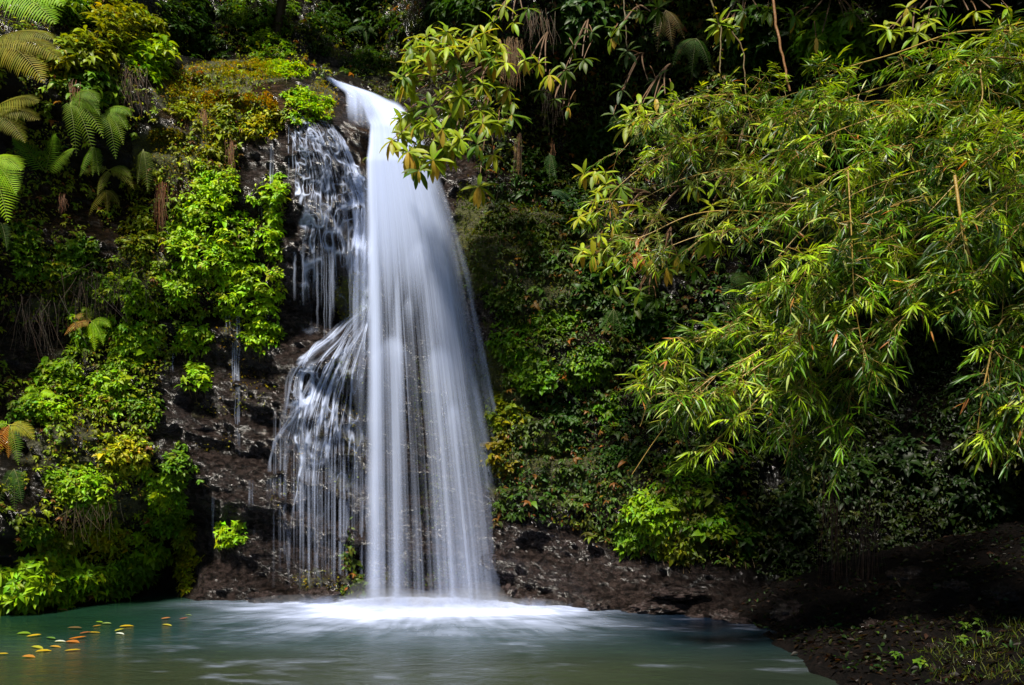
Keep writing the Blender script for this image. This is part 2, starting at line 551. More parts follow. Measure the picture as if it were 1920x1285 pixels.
BARE = [(430, 820, 130, 230), (400, 1060, 120, 90), (560, 720, 110, 440), (515, 330, 60, 110), (790, 700, 150, 520), (640, 230, 70, 80), (912, 520, 24, 120, .8), (1000, 1070, 130, 90), (1140, 1090, 140, 60),
        (1300, 1110, 140, 50), (315, 1050, 45, 90), (600, 420, 90, 180), (560, 180, 60, 30, .5), (70, 660, 60, 60, .8), (70, 640, 10, 10)]
MOSS = [(450, 135, 110, 22), (380, 180, 90, 40), (440, 220, 80, 50, .9), (300, 290, 60, 60, .8), (390, 300, 60, 60, .7), (600, 190, 35, 40, .8), (260, 520, 70, 60, .7), (640, 800, 60, 160, .55), (480, 700, 60, 120, .45),
        (660, 560, 40, 50, .7), (890, 450, 50, 120, .8), (960, 560, 70, 170, .55), (930, 780, 60, 150, .85), (1060, 500, 80, 130, .7), (960, 380, 60, 60, .6), (460, 640, 60, 60, .5), (1000, 880, 120, 90, .6), (1100, 900, 120, 60, .6), (400, 800, 60, 60, .5),
        (130, 600, 100, 100, .5), (100, 820, 100, 80, .5), (200, 900, 120, 100, .5), (560, 830, 30, 60, .5), (520, 900, 50, 60, .45), (1280, 960, 80, 80, .6), (700, 190, 80, 40, .4), (820, 800, 60, 200, .5), (780, 1070, 120, 40, .4),
        (600, 1090, 60, 30, .5), (760, 160, 80, 40, .5)]
pos = np.stack([GX, GY, GZ], -1)
PXg, PYg = pxy(pos)
bare = blob(PXg, PYg, BARE)
mossy = blob(PXg, PYg, MOSS)
nz = fbm(pos * 0.8, 4, 55)
tint_b = np.array([0.013, 0.009, 0.005])
tint_a = np.array([0.034, 0.025, 0.021])
k = np.clip(bare * 1.1 + 0.4 * nz, 0, 1)[..., None]
tint = tint_b * (1 - k) + tint_a * k
rust = np.clip(blob(PXg, PYg, [(430, 200, 120, 60), (300, 400, 80, 80, .8), (130, 450, 120, 120, .7), (980, 200, 120, 200, .6), (60, 650, 90, 150, .6), (700, 260, 50, 50, .8)]) * (0.7 + nz), 0, 1)[..., None]
tint = tint * (1 - 0.7 * rust) + np.array([0.085, 0.042, 0.012]) * 0.7 * rust
dark = blob(PXg, PYg, [(1620, 980, 330, 260), (370, 40, 120, 80), (660, 60, 140, 90), (315, 1060, 50, 90)])[..., None]  # shade of recess, ravine and hollow, painted into the rock colour
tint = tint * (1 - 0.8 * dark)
acc = Acc()
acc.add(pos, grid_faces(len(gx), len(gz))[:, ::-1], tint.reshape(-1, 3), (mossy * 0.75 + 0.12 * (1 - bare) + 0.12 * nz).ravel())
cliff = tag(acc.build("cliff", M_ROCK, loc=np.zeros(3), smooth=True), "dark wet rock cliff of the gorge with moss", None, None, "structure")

# ------------------------------------------------------------------ ground, bank and far sides of the gorge
acc = Acc()
g = np.array([-3000, -400, -60, -20, 0, 20, 60, 400, 3000], float)
A, B = np.meshgrid(g, g, indexing="ij")
acc.add(np.stack([A, B, np.full_like(A, -2.0)], -1), grid_faces(len(g), len(g)), (0.03, 0.03, 0.02), np.full(A.size, 0.3))
tag(acc.build("ground", M_SOIL, loc=np.zeros(3)), None, None, None, "structure")

bx = np.arange(2.4, 9.5, 0.05)
by = np.arange(-3, 13.2, 0.06)
BX, BY = np.meshgrid(bx, by, indexing="ij")
shore = 3.2 + 0.12 * noise2(BY * 1.3, BY * 0 + 2, 4, 3) + 0.25 * sst(11.0, 12.5, BY) * -2


def bank_z(X, Y):
    s = X - (3.2 + 0.14 * noise2(Y * 1.3, Y * 0 + 2, 4, 3) - 0.5 * sst(11.0, 12.5, Y))
    z = np.where(s > 0, 0.36 * s, 1.2 * s) - .12 * np.clip(s - 1, 0, 2) + 2.6 * sst(4.6, 7.2, s)
    q = np.stack(np.broadcast_arrays(X, Y, z * 0), -1)
    return np.maximum(z, -0.8) + 0.16 * fbm(q * 1.7, 4, 61) + 0.07 * fbm(q * 7, 3, 62)


BZ = bank_z(BX, BY)
q = np.stack([BX, BY, BZ], -1)
nb = fbm(q * 1.1, 4, 71)
acc = Acc()
acc.add(q, grid_faces(len(bx), len(by)), np.array([0.006, 0.004, 0.003]) * (1 + 0.6 * nb.reshape(-1, 1)),
        (0.35 * sst(1.4, .4, np.hypot(BX - 4.7, BY - 6.8)) * 0.9 + 0.0 + 0.35 * nb).ravel())
tag(acc.build("bank", M_SOIL, loc=np.zeros(3)), "dark earth bank sloping down to the pool", None, None, "structure")

# unseen hillside behind and beside the viewpoint, added to block low sky light
th = np.linspace(R(50), R(306), 180)          # 0 = towards the waterfall
hz = np.concatenate([np.linspace(-1, 6, 30), np.linspace(6.4, 15, 24)])
T, HZ = np.meshgrid(th, hz, indexing="ij")
rad = 11.5 + 1.0 * fbm(np.stack([np.sin(T) * 4, np.cos(T) * 4, HZ * 0.5], -1), 4, 81) + 0.30 * np.maximum(HZ, 0)
topc = np.where(np.sin(T) > 0.2, 0.45, 0.40)
acc = Acc()
hp = np.stack([np.sin(T) * rad, 2 + np.cos(T) * rad, np.where(HZ > 0, HZ * topc, HZ)], -1)
acc.add(hp, grid_faces(len(th), len(hz)), (0.03, 0.035, 0.015), np.full(T.size, 0.45))
tag(acc.build("hillside", M_SOIL, loc=np.zeros(3)), "unseen hillside added to block low sky light", None, None, "structure")

# ------------------------------------------------------------------ pool
wx = np.unique(np.concatenate([np.linspace(-30, -9, 20), np.arange(-9, 5, 0.03), np.linspace(5, 30, 20)]))
wy = np.unique(np.concatenate([np.linspace(-30, 4, 20), np.arange(4, 7, 0.06), np.arange(7, 15, 0.03)]))
WX, WY = np.meshgrid(wx, wy, indexing="ij")
fx0, fx1, fy = -2.45, -0.15, 12.75
dx = np.maximum(np.maximum(fx0 - WX, WX - fx1), 0)
dy = np.maximum(fy - WY, 0)
rr = np.sqrt((dx * 1.35) ** 2 + dy ** 2)
ang = np.arctan2(WX - (-1.2), fy + 1.3 - WY)
ray = noise2(ang * 15, rr * 1.1, 17, 3) * 0.6 + noise2(ang * 42, rr * 1.6, 19, 2) * 0.4
fl = noise2(WX * 1.2 + WY * 0.4, WY * 3.0, 23, 3)
core = 0.95 * (1 - sst(0.3, 2.5, rr + 1.0 * ray - 0.3 * fl))
halo = 0.5 * (1 - sst(1.2, 3.9, rr + 1.2 * ray)) * np.clip(0.35 + 1.9 * ray + .5 * fl, 0, 1)
# thin spray band along the foot of the rock to either side
yb = np.interp(WX, [-7, -5, -4.2, -2.4, -0.2, 1.0, 1.6], [12.2, 13.0, 12.9, 12.7, 12.5, 12.1, 11.9])
band = .55 * np.exp(-((WY - yb + 0.10) / 0.5) ** 2) * sst(-6.4, -4.2, WX) * (1 - sst(0.2, 1.6, WX)) * 0.5 * (0.8 + 1.0 * fl)
sp = noise2(WX * 1.7 + WY * 0.5, WY * 4.2, 29, 4)
patch = sst(0.12, 0.62, sp) * 0.17 * (1 + noise2(WX * 9, WY * 20, 33, 2)) * sst(-5.5, -3.0, WX) * (0.3 + 0.7 * sst(-0.3, 0.3, noise2(WX * .6, WY * .6, 31, 2)))  # pool highlights painted as pale streaks through the foam mask
glow = 0.16 * np.exp(-(rr / 2.0) ** 2)
foam = np.clip((np.maximum(core, halo) + band) * (.82 + .5 * fl + .3 * noise2(WX * 4, WY * 9, 24, 2)) + patch + glow, 0, 0.93)
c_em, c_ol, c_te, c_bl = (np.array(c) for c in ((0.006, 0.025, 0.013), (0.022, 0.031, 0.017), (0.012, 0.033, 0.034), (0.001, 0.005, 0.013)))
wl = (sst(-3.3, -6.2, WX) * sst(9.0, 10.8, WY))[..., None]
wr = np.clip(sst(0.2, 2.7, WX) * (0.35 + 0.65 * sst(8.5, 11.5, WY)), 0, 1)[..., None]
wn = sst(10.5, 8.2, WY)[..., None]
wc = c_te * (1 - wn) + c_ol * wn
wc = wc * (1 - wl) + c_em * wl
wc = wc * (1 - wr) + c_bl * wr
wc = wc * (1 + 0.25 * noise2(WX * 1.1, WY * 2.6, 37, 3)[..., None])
acc = Acc()
wz = 0.02 * noise2(WX * 2.2, WY * 4, 41, 3) * np.exp(-(rr / 3) ** 2) + 0.05 * np.exp(-(rr / 0.6) ** 2) * np.clip(0.5 + ray, 0, 1)
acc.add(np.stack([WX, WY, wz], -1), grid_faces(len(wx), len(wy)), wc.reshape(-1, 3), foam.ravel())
tag(acc.build("water", M_POOL, loc=np.zeros(3)), "calm green pool with white foam below the fall", None, None, "structure")

# ------------------------------------------------------------------ waterfall
fall = thing("waterfall", "silky white waterfall dropping from the mossy ledge into the pool", "waterfall", (-1.3, 12.8, 0))
RIGHT = np.array([(170, 735), (185, 744), (210, 764), (250, 787), (300, 810), (360, 832), (430, 854), (520, 876), (650, 900), (760, 920), (850, 936), (1000, 958), (1140, 975)], float)
LEFT = np.array([(170, 660), (200, 676), (235, 690), (270, 687), (300, 682), (450, 680), (700, 678), (1140, 670)], float)


def curtain(name, seed, yoff, scale, lo, k_all=1.0):
    nu, nv = 460, 220
    U, V = np.meshgrid(np.linspace(0, 1, nu), np.linspace(0, 1, nv), indexing="ij")
    PY = 171 + 17 * U + (1146 - 171 - 17 * U) * V ** 1.05
    l, r = np.interp(PY, LEFT[:, 0], LEFT[:, 1]), np.interp(PY, RIGHT[:, 0], RIGHT[:, 1])
    PX = l + (r - l) * U
    Yd = np.interp(PY, [171, 205, 235, 300, 500, 800, 1142], [14.0, 13.75, 13.45, 13.3, 13.2, 13.05, 12.85]) + yoff
    Yd = Yd - 0.22 * np.sin(np.pi * U) + 0.5 * sst(0.82, 1.0, U) * sst(0.1, 0.5, V) + 0.05 * noise2(U * 9, V * 3, seed + 1, 2)
    s = 0.55 * noise2(U * 22, V * 1.1, seed + 2, 2) + 0.40 * noise2(U * 60, V * 1.8, seed + 3, 2) + 0.5 * noise2(U * 130, V * 2.2, seed + 4, 1)
    top = 1 - sst(300, 640, PY)
    col = lambda c, w, a: a * np.exp(-((PX - c) / w) ** 2)
    d = lo + 0.84 * top
    d = np.maximum(d, lo + col(702 - 7 * V, 15, 0.72) * (1 - 0.12 * V))
    d = np.maximum(d, lo + col(745, 9, 0.34) * sst(380, 520, PY) * (1 - 0.5 * V))
    d = np.maximum(d, lo + col(np.interp(PY, [300, 600, 1140], [800, 842, 880]), 32 + 16 * V, 0.50) * (1 - 0.70 * sst(480, 880, PY)))
    d = np.maximum(d, lo + col(np.interp(PY, [300, 1140], [800, 885]), 6, 0.22) * sst(500, 700, PY))
    d = d + scale * s * (0.5 + 0.5 * sst(300, 600, PY)) * (1 - 0.35 * sst(800, 1140, PY))
    for bxp, byp, w, h, a in ((735, 635, 26, 80, .22), (825, 655, 24, 100, .15), (790, 455, 22, 60, .18), (850, 760, 14, 90, .12), (765, 560, 10, 120, .15)):
        below = (PY - byp + ((PX - bxp) / w) ** 2 * -18)
        d = d + a * np.exp(-((PX - bxp) / w) ** 2) * sst(-12, 14, below) * np.exp(-np.maximum(below, 0) / h)
    edge = sst(0, 0.07 + .08 * V, U - .025 * (1 + noise2(V * 9, U * 0 + 3, seed + 8, 2))) * (1 - sst(0.80, 1.0, U - .02 + 0.06 * noise2(V * 12, U * 0, seed + 6, 2)))
    edge = edge * sst(0.0, 0.03, V)
    d = np.clip(d * edge * k_all, 0, 0.96)
    d = d * (1 - 0.75 * (1 - sst(205, 260, PY)) * (1 - sst(.1, .55, U)))
    a = Acc()
    a.add(P(PX, PY, Yd), grid_faces(nu, nv)[:, ::-1], (0.8, 0.85, 0.95), d.ravel())
    return a.build(name, M_FALL, fall)


curtain("curtain", 101, 0.0, 0.30, 0.05)
curtain("curtain", 201, 0.22, 0.34, 0.03)
curtain("curtain", 301, -0.14, 0.32, -0.05, .75)


def ribbon(acc, pts, w, dens, out=(0, -1, 0)):
    """a soft-edged strand of water"""
    pts = np.asarray(pts, float)
    n = len(pts)
    t = nrm(np.gradient(pts, axis=0))
    side = nrm(np.cross(t, np.asarray(out, float)))
    nrmv = np.cross(side, t)
    nrmv = nrmv * np.sign(-nrmv[:, 1:2] + 1e-9)
    us = np.array([-1, -0.55, 0, 0.55, 1.0])
    prof = np.array([0, 0.55, 1.0, 0.55, 0])
    w = np.broadcast_to(w, (n,))
    v = pts[:, None] + us[None, :, None] * w[:, None, None] * side[:, None] + (0.35 * (1 - us ** 2))[None, :, None] * w[:, None, None] * nrmv[:, None]
    d = np.clip(prof[None] * np.broadcast_to(dens, (n,))[:, None], 0, 0.97)
    acc.add(v, grid_faces(n, 5), (0.8, 0.85, 0.95), d.ravel())


def lay(px, py, lift=0.04):
    p = surf(px, py)
    p[:, 1] -= lift
    return p


def smooth_y(p, k=2):
    q = p.copy()
    for _ in range(k):
        q[1:-1, 1] = np.minimum(q[1:-1, 1], (q[:-2, 1] + q[2:, 1]) / 2)
        q[1:-1] = 0.25 * q[:-2] + 0.5 * q[1:-1] + 0.25 * q[2:]
    return q


# crest: the stream sliding over the lip
acc = Acc()
for k in range(60):
    u = rng.random()
    y0, y1 = 176 + 6 * u, 232 - 10 * u
    src = np.array([(612 + 8 * u, 146 + 4 * u), (632 + 12 * u, 160), (648 + 70 * u ** 0.8, 172 + 14 * u), (652 + 102 * u, 196 + 26 * u), (652 + 118 * u, 232 + 40 * u)])
    c = bez(np.c_[src, np.zeros(5)], 26)[:, :2] + rng.normal(0, 1.2, 2)
    Yc = np.interp(np.linspace(0, 1, 26), [0, .25, .5, .75, 1], [14.5, 14.25, 13.95, 13.62, 13.40]) - 0.05 + rng.normal(0, .02)
    Yc = np.minimum(Yc, surf(c[:, 0], c[:, 1])[:, 1] - 0.03)
    ribbon(acc, smooth_y(P(c[:, 0], c[:, 1], Yc)), np.interp(np.linspace(0, 1, 26), [0, .3, .6, 1], [.03, .035, .06, .05]) * rng.uniform(.6, 1.4),
           np.interp(np.linspace(0, 1, 26), [0, .2, .7, 1], [.12, .42, .34, .0]) * rng.uniform(.25, .9))
acc.build("crest", M_FALL, fall)

# side cascade: a net of thin streams over the dark bulge
acc = Acc()


def stream(start, end_py, drift, wob, w, dens, seed, fade=0.25, step=7):
    n = max(6, int((end_py - start[1]) / step))
    py = np.linspace(start[1], end_py, n)
    s = (py - start[1])
    # stepped sideways course, as water finds its way round the knobs of rock
    px = start[0] + drift(s) + wob * noise2(py * 0 + start[0] * 0.045, py / 21.0, seed, 2) * np.minimum(1, s / 30)
    p = smooth_y(lay(px, py))
    t = np.linspace(0, 1, n)
    d = dens * np.minimum(1, (1 - t) / fade) * np.minimum(1, t / 0.06 + 0.2) * (0.75 + 0.5 * noise2(t * 9, t * 0 + seed, seed + 1, 1))
    ribbon(acc, p, w * (0.8 + 0.5 * rng.random()), d)


def net_sheet(acc, lpath, rpath, n_u, n_s, dens, fu, fs, seed, lift=.05):
    """a lacy film of water: veins that split and rejoin, following the fall of the rock"""
    A_, B_ = bez(np.c_[np.array(lpath, float), np.zeros(len(lpath))], n_s)[:, :2], bez(np.c_[np.array(rpath, float), np.zeros(len(rpath))], n_s)[:, :2]
    u = np.linspace(0, 1, n_u)[:, None]
    PX = A_[None, :, 0] * (1 - u) + B_[None, :, 0] * u
    PY = A_[None, :, 1] * (1 - u) + B_[None, :, 1] * u
    U = np.broadcast_to(u, PX.shape)
    S = np.broadcast_to(np.linspace(0, 1, n_s)[None], PX.shape)
    p = surf(PX.ravel(), PY.ravel()).reshape(n_u, n_s, 3)
    Yc = p[..., 1]
    for _ in range(12):                                  # water bridges the hollows
        Yc[:, 1:-1] = np.minimum(Yc[:, 1:-1], (Yc[:, :-2] + Yc[:, 2:]) / 2)
        Yc[1:-1] = (Yc[:-2] + Yc[1:-1] * 2 + Yc[2:]) / 4
    p = P(PX, PY, Yc - lift)
    wu = U * fu + .55 * noise2(U * fu * .8, S * fs * 1.2, seed, 3)
    ws = S * fs + .3 * noise2(U * fu * .7, S * fs * .8, seed + 5, 2)
    r1 = 1 - np.abs(noise2(wu, ws, seed + 1, 1)) * 2.6
    r2 = 1 - np.abs(noise2(wu * 1.9 + 5, ws * 1.7, seed + 2, 1)) * 2.8
    r3 = 1 - np.abs(noise2(wu * 3.7 + 9, ws * 1.3, seed + 3, 1)) * 2.4
    d = np.clip(r1, 0, 1) ** 6 * 1.15 + np.clip(r2, 0, 1) ** 5 * .75 + np.clip(r3, 0, 1) ** 4 * .22 + .015
    d = d * dens(U, S, PX, PY)
    d = d * sst(0, .16, U + .22 * noise2(S * 9, U * 0, seed + 9, 2)) * sst(1, .96, U) * sst(0, .03, S) * sst(1, .97, S)
    d = np.clip(d * 1.35 - .06, 0, .92)
    acc.add(p, grid_faces(n_u, n_s)[:, ::-1], (.8, .85, .95), d.ravel())


def dens_a(U, S, PX, PY):
    big = .62 + .75 * noise2(U * 4, S * 2.2, 901, 2)
    big = big + .5 * np.exp(-((U - .12) / .10) ** 2) + .5 * np.exp(-((U - .55) / .12) ** 2) * sst(.35, .1, S) + .4 * sst(.8, 1, U) - .25 * sst(.12, .0, S)
    return np.clip(big, .05, 1.15) * (1 - .9 * sst(440, 600, PY + 60 * noise2(U * 11, S, 902, 1))) * (1 - .6 * sst(255, 235, PY) * sst(.3, .6, np.abs(U - .35) * 2))


net_sheet(acc, [(544, 219), (543, 245), (552, 300), (553, 380), (552, 470), (550, 640)], [(590, 214), (634, 245), (668, 300), (700, 370), (706, 470), (706, 640)], 190, 340, dens_a, 7, 13, 41)
net_sheet(acc, [(546, 222), (560, 270), (572, 330), (560, 400), (562, 470), (562, 660)], [(628, 232), (652, 270), (676, 330), (702, 400), (704, 470), (704, 660)], 170, 260, lambda U, S, PX, PY: .55 * dens_a(1 - U, S, PX, PY), 15, 3.2, 47, .08)
for sx in (543, 551, 556, 577, 590):                             # free strands falling below the knobs
    stream((sx, 235 + rng.uniform(0, 40)), rng.uniform(330, 420), lambda s: 0 * s, 3, .012, .6, 77)
for k in range(16):                                              # free fall under the bulge
    sx = rng.uniform(552, 668)
    p = P(np.full(12, sx) + rng.normal(0, .4, 12), np.linspace(rng.uniform(430, 480), rng.uniform(560, 680), 12), surf([sx], [440])[0, 1] - .06 + rng.normal(0, .03))
    ribbon(acc, p, rng.uniform(.008, .03), rng.uniform(.10, .35) * np.sin(np.linspace(.3, np.pi, 12)))
for k in range(26):                                              # sheet close to the main fall
    sx = rng.uniform(664, 688)
    stream((sx - 12, rng.uniform(300, 360)), rng.uniform(560, 640), lambda s: 12 * sst(0, 60, s), 5, .022, .5, 88 + k, .3)
for k in range(46):
    r_ = rng.random() < .6
    y0 = rng.uniform(250, 700)
    y1 = min(1130, y0 + rng.uniform(120, 380))
    n = 24
    py = np.linspace(y0, y1, n)
    ed = np.interp(py, RIGHT[:, 0], RIGHT[:, 1]) if r_ else np.interp(py, LEFT[:, 0], LEFT[:, 1])
    px = ed + (rng.uniform(-34, 6) if r_ else rng.uniform(-14, 6)) + 2 * noise2(py / 60, py * 0 + k, 71, 1)
    Yk = (13.45 if r_ else 13.2) - .3 * (py - 250) / 880
    ribbon(acc, P(px, py, Yk), rng.uniform(.03, .08), rng.uniform(.06, .2) * np.sin(np.linspace(.15, np.pi, n)))
acc.build("side_cascade", M_FALL, fall)

# lower cascade: water fanning to the side over the lower bulge, then dripping to the pool
acc = Acc()
paths = [
    [(690, 560), (668, 590), (640, 612), (610, 640), (575, 668), (548, 700), (540, 750), (532, 800), (526, 860), (520, 960)],
    [(690, 570), (664, 605), (640, 640), (610, 668), (590, 710), (570, 745), (556, 800), (545, 850), (538, 940), (535, 1040)],
    [(688, 590), (660, 620), (640, 660), (625, 700), (610, 730), (590, 760), (570, 780), (560, 830), (556, 920), (553, 1060)],
    [(690, 610), (664, 640), (640, 690), (628, 740), (622, 800), (622, 880), (620, 980), (618, 1090)],
    [(692, 640), (668, 670), (650, 700), (640, 760), (636, 830), (634, 920), (634, 1080)],
    [(692, 660), (672, 690), (655, 740), (650, 800), (648, 880), (646, 1000)],
    [(605, 640), (590, 650), (566, 690), (556, 740), (548, 790), (536, 830), (530, 900)],
    [(600, 730), (580, 758), (572, 800), (574, 860), (572, 950), (571, 1100)],
    [(592, 740), (560, 770), (540, 800), (520, 830), (512, 880), (508, 960)],
    [(693, 700), (680, 720), (668, 760), (664, 830), (664, 930), (664, 1060)],
]
def dens_b(U, S, PX, PY):
    big = .52 + 1.4 * noise2(U * 5, S * 2.4, 911, 2) + .35 * np.exp(-((U - .18) / .12) ** 2) * sst(.1, .3, S)
    return .8 * np.clip(big, .03, 1.15) * (.55 + .45 * sst(.1, .4, S)) * (1 - .85 * sst(800, 960, PY + 70 * noise2(U * 13, S, 912, 1)))


net_sheet(acc, [(690, 552), (660, 582), (612, 630), (566, 664), (543, 700), (538, 760), (522, 810), (512, 860), (505, 960), (502, 1120)], [(700, 560), (698, 600), (696, 660), (694, 720), (694, 780), (694, 830), (694, 900), (694, 960), (694, 1040), (694, 1125)], 210, 360, dens_b, 10, 6.5, 61, .06)
net_sheet(acc, [(690, 562), (664, 600), (628, 640), (596, 690), (572, 740), (556, 790), (546, 850), (540, 900), (536, 1000), (535, 1100)], [(698, 570), (690, 620), (672, 670), (660, 720), (650, 770), (646, 820), (644, 880), (642, 940), (640, 1040), (640, 1110)], 150, 300, lambda U, S, PX, PY: .8 * dens_b(U * .6, S, PX, PY), 8, 2.6, 67, .09)
for pth in paths[:4] + paths[6:9]:
    pth = np.array(pth, float)
    for k in range(4):
        n = 46
        c = bez(np.c_[pth, np.zeros(len(pth))], n)[:, :2]
        tt = np.linspace(0, 1, n)
        c[:, 0] += rng.normal(0, 4) + 9 * noise2(tt * 7, tt * 0 + k * 3.1, 400 + k, 2) * np.minimum(1, tt * 5)
        p = smooth_y(lay(c[:, 0], c[:, 1], .05), 4)
        ribbon(acc, p, rng.uniform(.010, .034), rng.uniform(.25, .6) * np.minimum(1, (1 - tt) / .6) * (.7 + .5 * noise2(tt * 6, tt * 0, 500 + k, 1)) * np.minimum(1, .2 + tt * 5))
for k in range(70):
    sx = rng.uniform(512, 690)
    y0 = rng.uniform(760, 900)
    n = 26
    py = np.linspace(y0, min(1125, y0 + rng.uniform(120, 330)), n)
    base = surf([sx], [y0])[0, 1] - .07
    p = P(np.full(n, sx), py, np.minimum(base, surf(np.full(n, sx), py)[:, 1] - .02))
    ribbon(acc, smooth_y(p), rng.uniform(.008, .030), rng.uniform(.05, .26) * np.sin(np.linspace(.25, np.pi, n)))
acc.build("lower_cascade", M_FALL, fall)

# thin trickles down the rock beside the fall
acc = Acc()
for sx, y0, y1, a in ((445, 560, 760, .3), (441, 640, 720, .4), (447, 690, 860, .25), (500, 540, 620, .15), (310, 650, 690, .3), (325, 650, 700, .3), (297, 640, 668, .3), (430, 560, 640, .2), (402, 930, 1010, .2), (470, 900, 960, .2), (512, 250, 480, .25), (490, 340, 420, .15)):
    for k in range(3):
        n = 18
        py = np.linspace(y0, y1, n)
        p = smooth_y(lay(sx + rng.normal(0, 3) + 3 * noise2(py / 30, py * 0, k + 3, 2), py, .05))
        ribbon(acc, p, rng.uniform(.006, .02), a * np.sin(np.linspace(.2, np.pi, n)))
acc.build("trickle", M_FALL, fall)

# spray at the foot: thin vertical wisps thrown up from the pool
acc = Acc()
for k in range(260):
    x = rng.uniform(-3.4, 0.5) if k % 3 else rng.uniform(-4.6, 0.9)
    y = np.interp(x, [-4.6, -2.4, -.2, .9], [13.0, 12.72, 12.55, 12.3]) - rng.uniform(0, .25)
    h = rng.uniform(.08, .30) * np.exp(-((x + 1.3) / 2.2) ** 2) + .03
    lean = rng.normal(0, .25)
    n = 6
    t = np.linspace(0, 1, n)
    p = np.c_[x + lean * h * t, y - .1 * t * h, -.01 + h * t]
    ribbon(acc, p, rng.uniform(.04, .12), .13 * (1 - t) ** .7)
acc.build("spray", M_FALL, fall)

# ------------------------------------------------------------------ plants
UP = np.array([0, 0, 1.0])


def rosettes(acc, pos, axis, n_leaf, L, col, tpl=OVATE, ratio=0.42, droop=0.5, spread=0.9, jl=0.3, amt=0.22):
    """star-like leaf whorls: n_leaf leaves round each axis"""
    m = len(pos)
    if m == 0:
        return
    axis = nrm(axis)
    ref = nrm(rng.normal(0, 1, (m, 3)))
    a = nrm(np.cross(axis, ref))
    b = np.cross(axis, a)
    base = jit(col, m, amt)
    for k in range(n_leaf):
        th = 2 * np.pi * (k + rng.uniform(-.25, .25, m)) / n_leaf
        d = (np.cos(th)[:, None] * a + np.sin(th)[:, None] * b) * spread + axis * rng.uniform(.1, .55, (m, 1)) - UP * .12
        ln = L * np.exp(rng.normal(0, jl, m))
        leaves(acc, tpl, pos + rng.normal(0, .008, (m, 3)), d, axis + rng.normal(0, .15, (m, 3)), ln, ln * ratio, droop * rng.uniform(.4, 1.4, m), base * np.exp(rng.normal(0, .12, (m, 1))))


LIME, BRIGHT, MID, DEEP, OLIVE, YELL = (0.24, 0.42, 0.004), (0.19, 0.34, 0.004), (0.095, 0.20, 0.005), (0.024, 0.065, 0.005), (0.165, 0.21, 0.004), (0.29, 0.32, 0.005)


def creeper(label, cx, cy, rx, ry, col, n, L=0.075, thick=0.16, group="leafy creepers growing on the cliff", name="creeper", holes=0.0, cat="creeper", mat=None, tpl=OVATE, ratio=.42, nl=5):
    """leafy creeper: whorls spread over a patch of the cliff, with stems"""
    n = int(n * 1.25)
    m = int(n * 2.2)
    r = 1.22 * rng.random(m) ** .62
    a = rng.random(m) * 2 * np.pi
    px, py = cx + rx * r * np.cos(a), cy + ry * r * np.sin(a)
    p = surf(px, py)
    keep = 1.3 * noise2(p[:, 0] * 3.0, p[:, 2] * 3.0, int(cx) % 97, 3) + 0.75 * (1 - r) > holes * .6 - .02
    keep &= p[:, 2] > 0.02
    p, r = p[keep][:n], r[keep][:n]
    nn = cliff_n(p)
    bulge = thick * np.clip(1 - r ** 2, .1, 1)[:, None]
    q = p + nn * (0.02 + bulge * rng.random((len(p), 1))) + np.c_[np.zeros(len(p)), np.zeros(len(p)), -0.05 * rng.random(len(p))]
    root = thing(name, label, cat, tuple(p.mean(0)), group)
    acc = Acc()
    rosettes(acc, q, nn * .65 + UP * .75 + rng.normal(0, .25, q.shape), nl, L, col, tpl=tpl, ratio=ratio)
    # loose single leaves fill between the whorls
    k = len(q)
    leaves(acc, tpl, q + rng.normal(0, .03, q.shape), nn + rng.normal(0, .7, q.shape) - UP * .3, UP + rng.normal(0, .3, q.shape), L * rng.uniform(.6, 1.1, k), L * ratio * rng.uniform(.7, 1.1, k), .4, jit(col, k, .3))
    acc.build("foliage", mat or M_LEAF, root)
    acc = Acc()
    for i in rng.choice(len(q), min(len(q), 26), replace=False):
        e = p[i] + nn[i] * .01 - UP * rng.uniform(.03, .25) + rng.normal(0, .04, 3)
        e[1] = cliff_y(e[0:1], e[2:3])[0]
        tube(acc, bez([e, (e + q[i]) / 2 + nn[i] * .03, q[i]], 6), .004, .002, (0.12, 0.08, 0.03), 4)
    acc.build("stem", M_BARK, root)
    return root


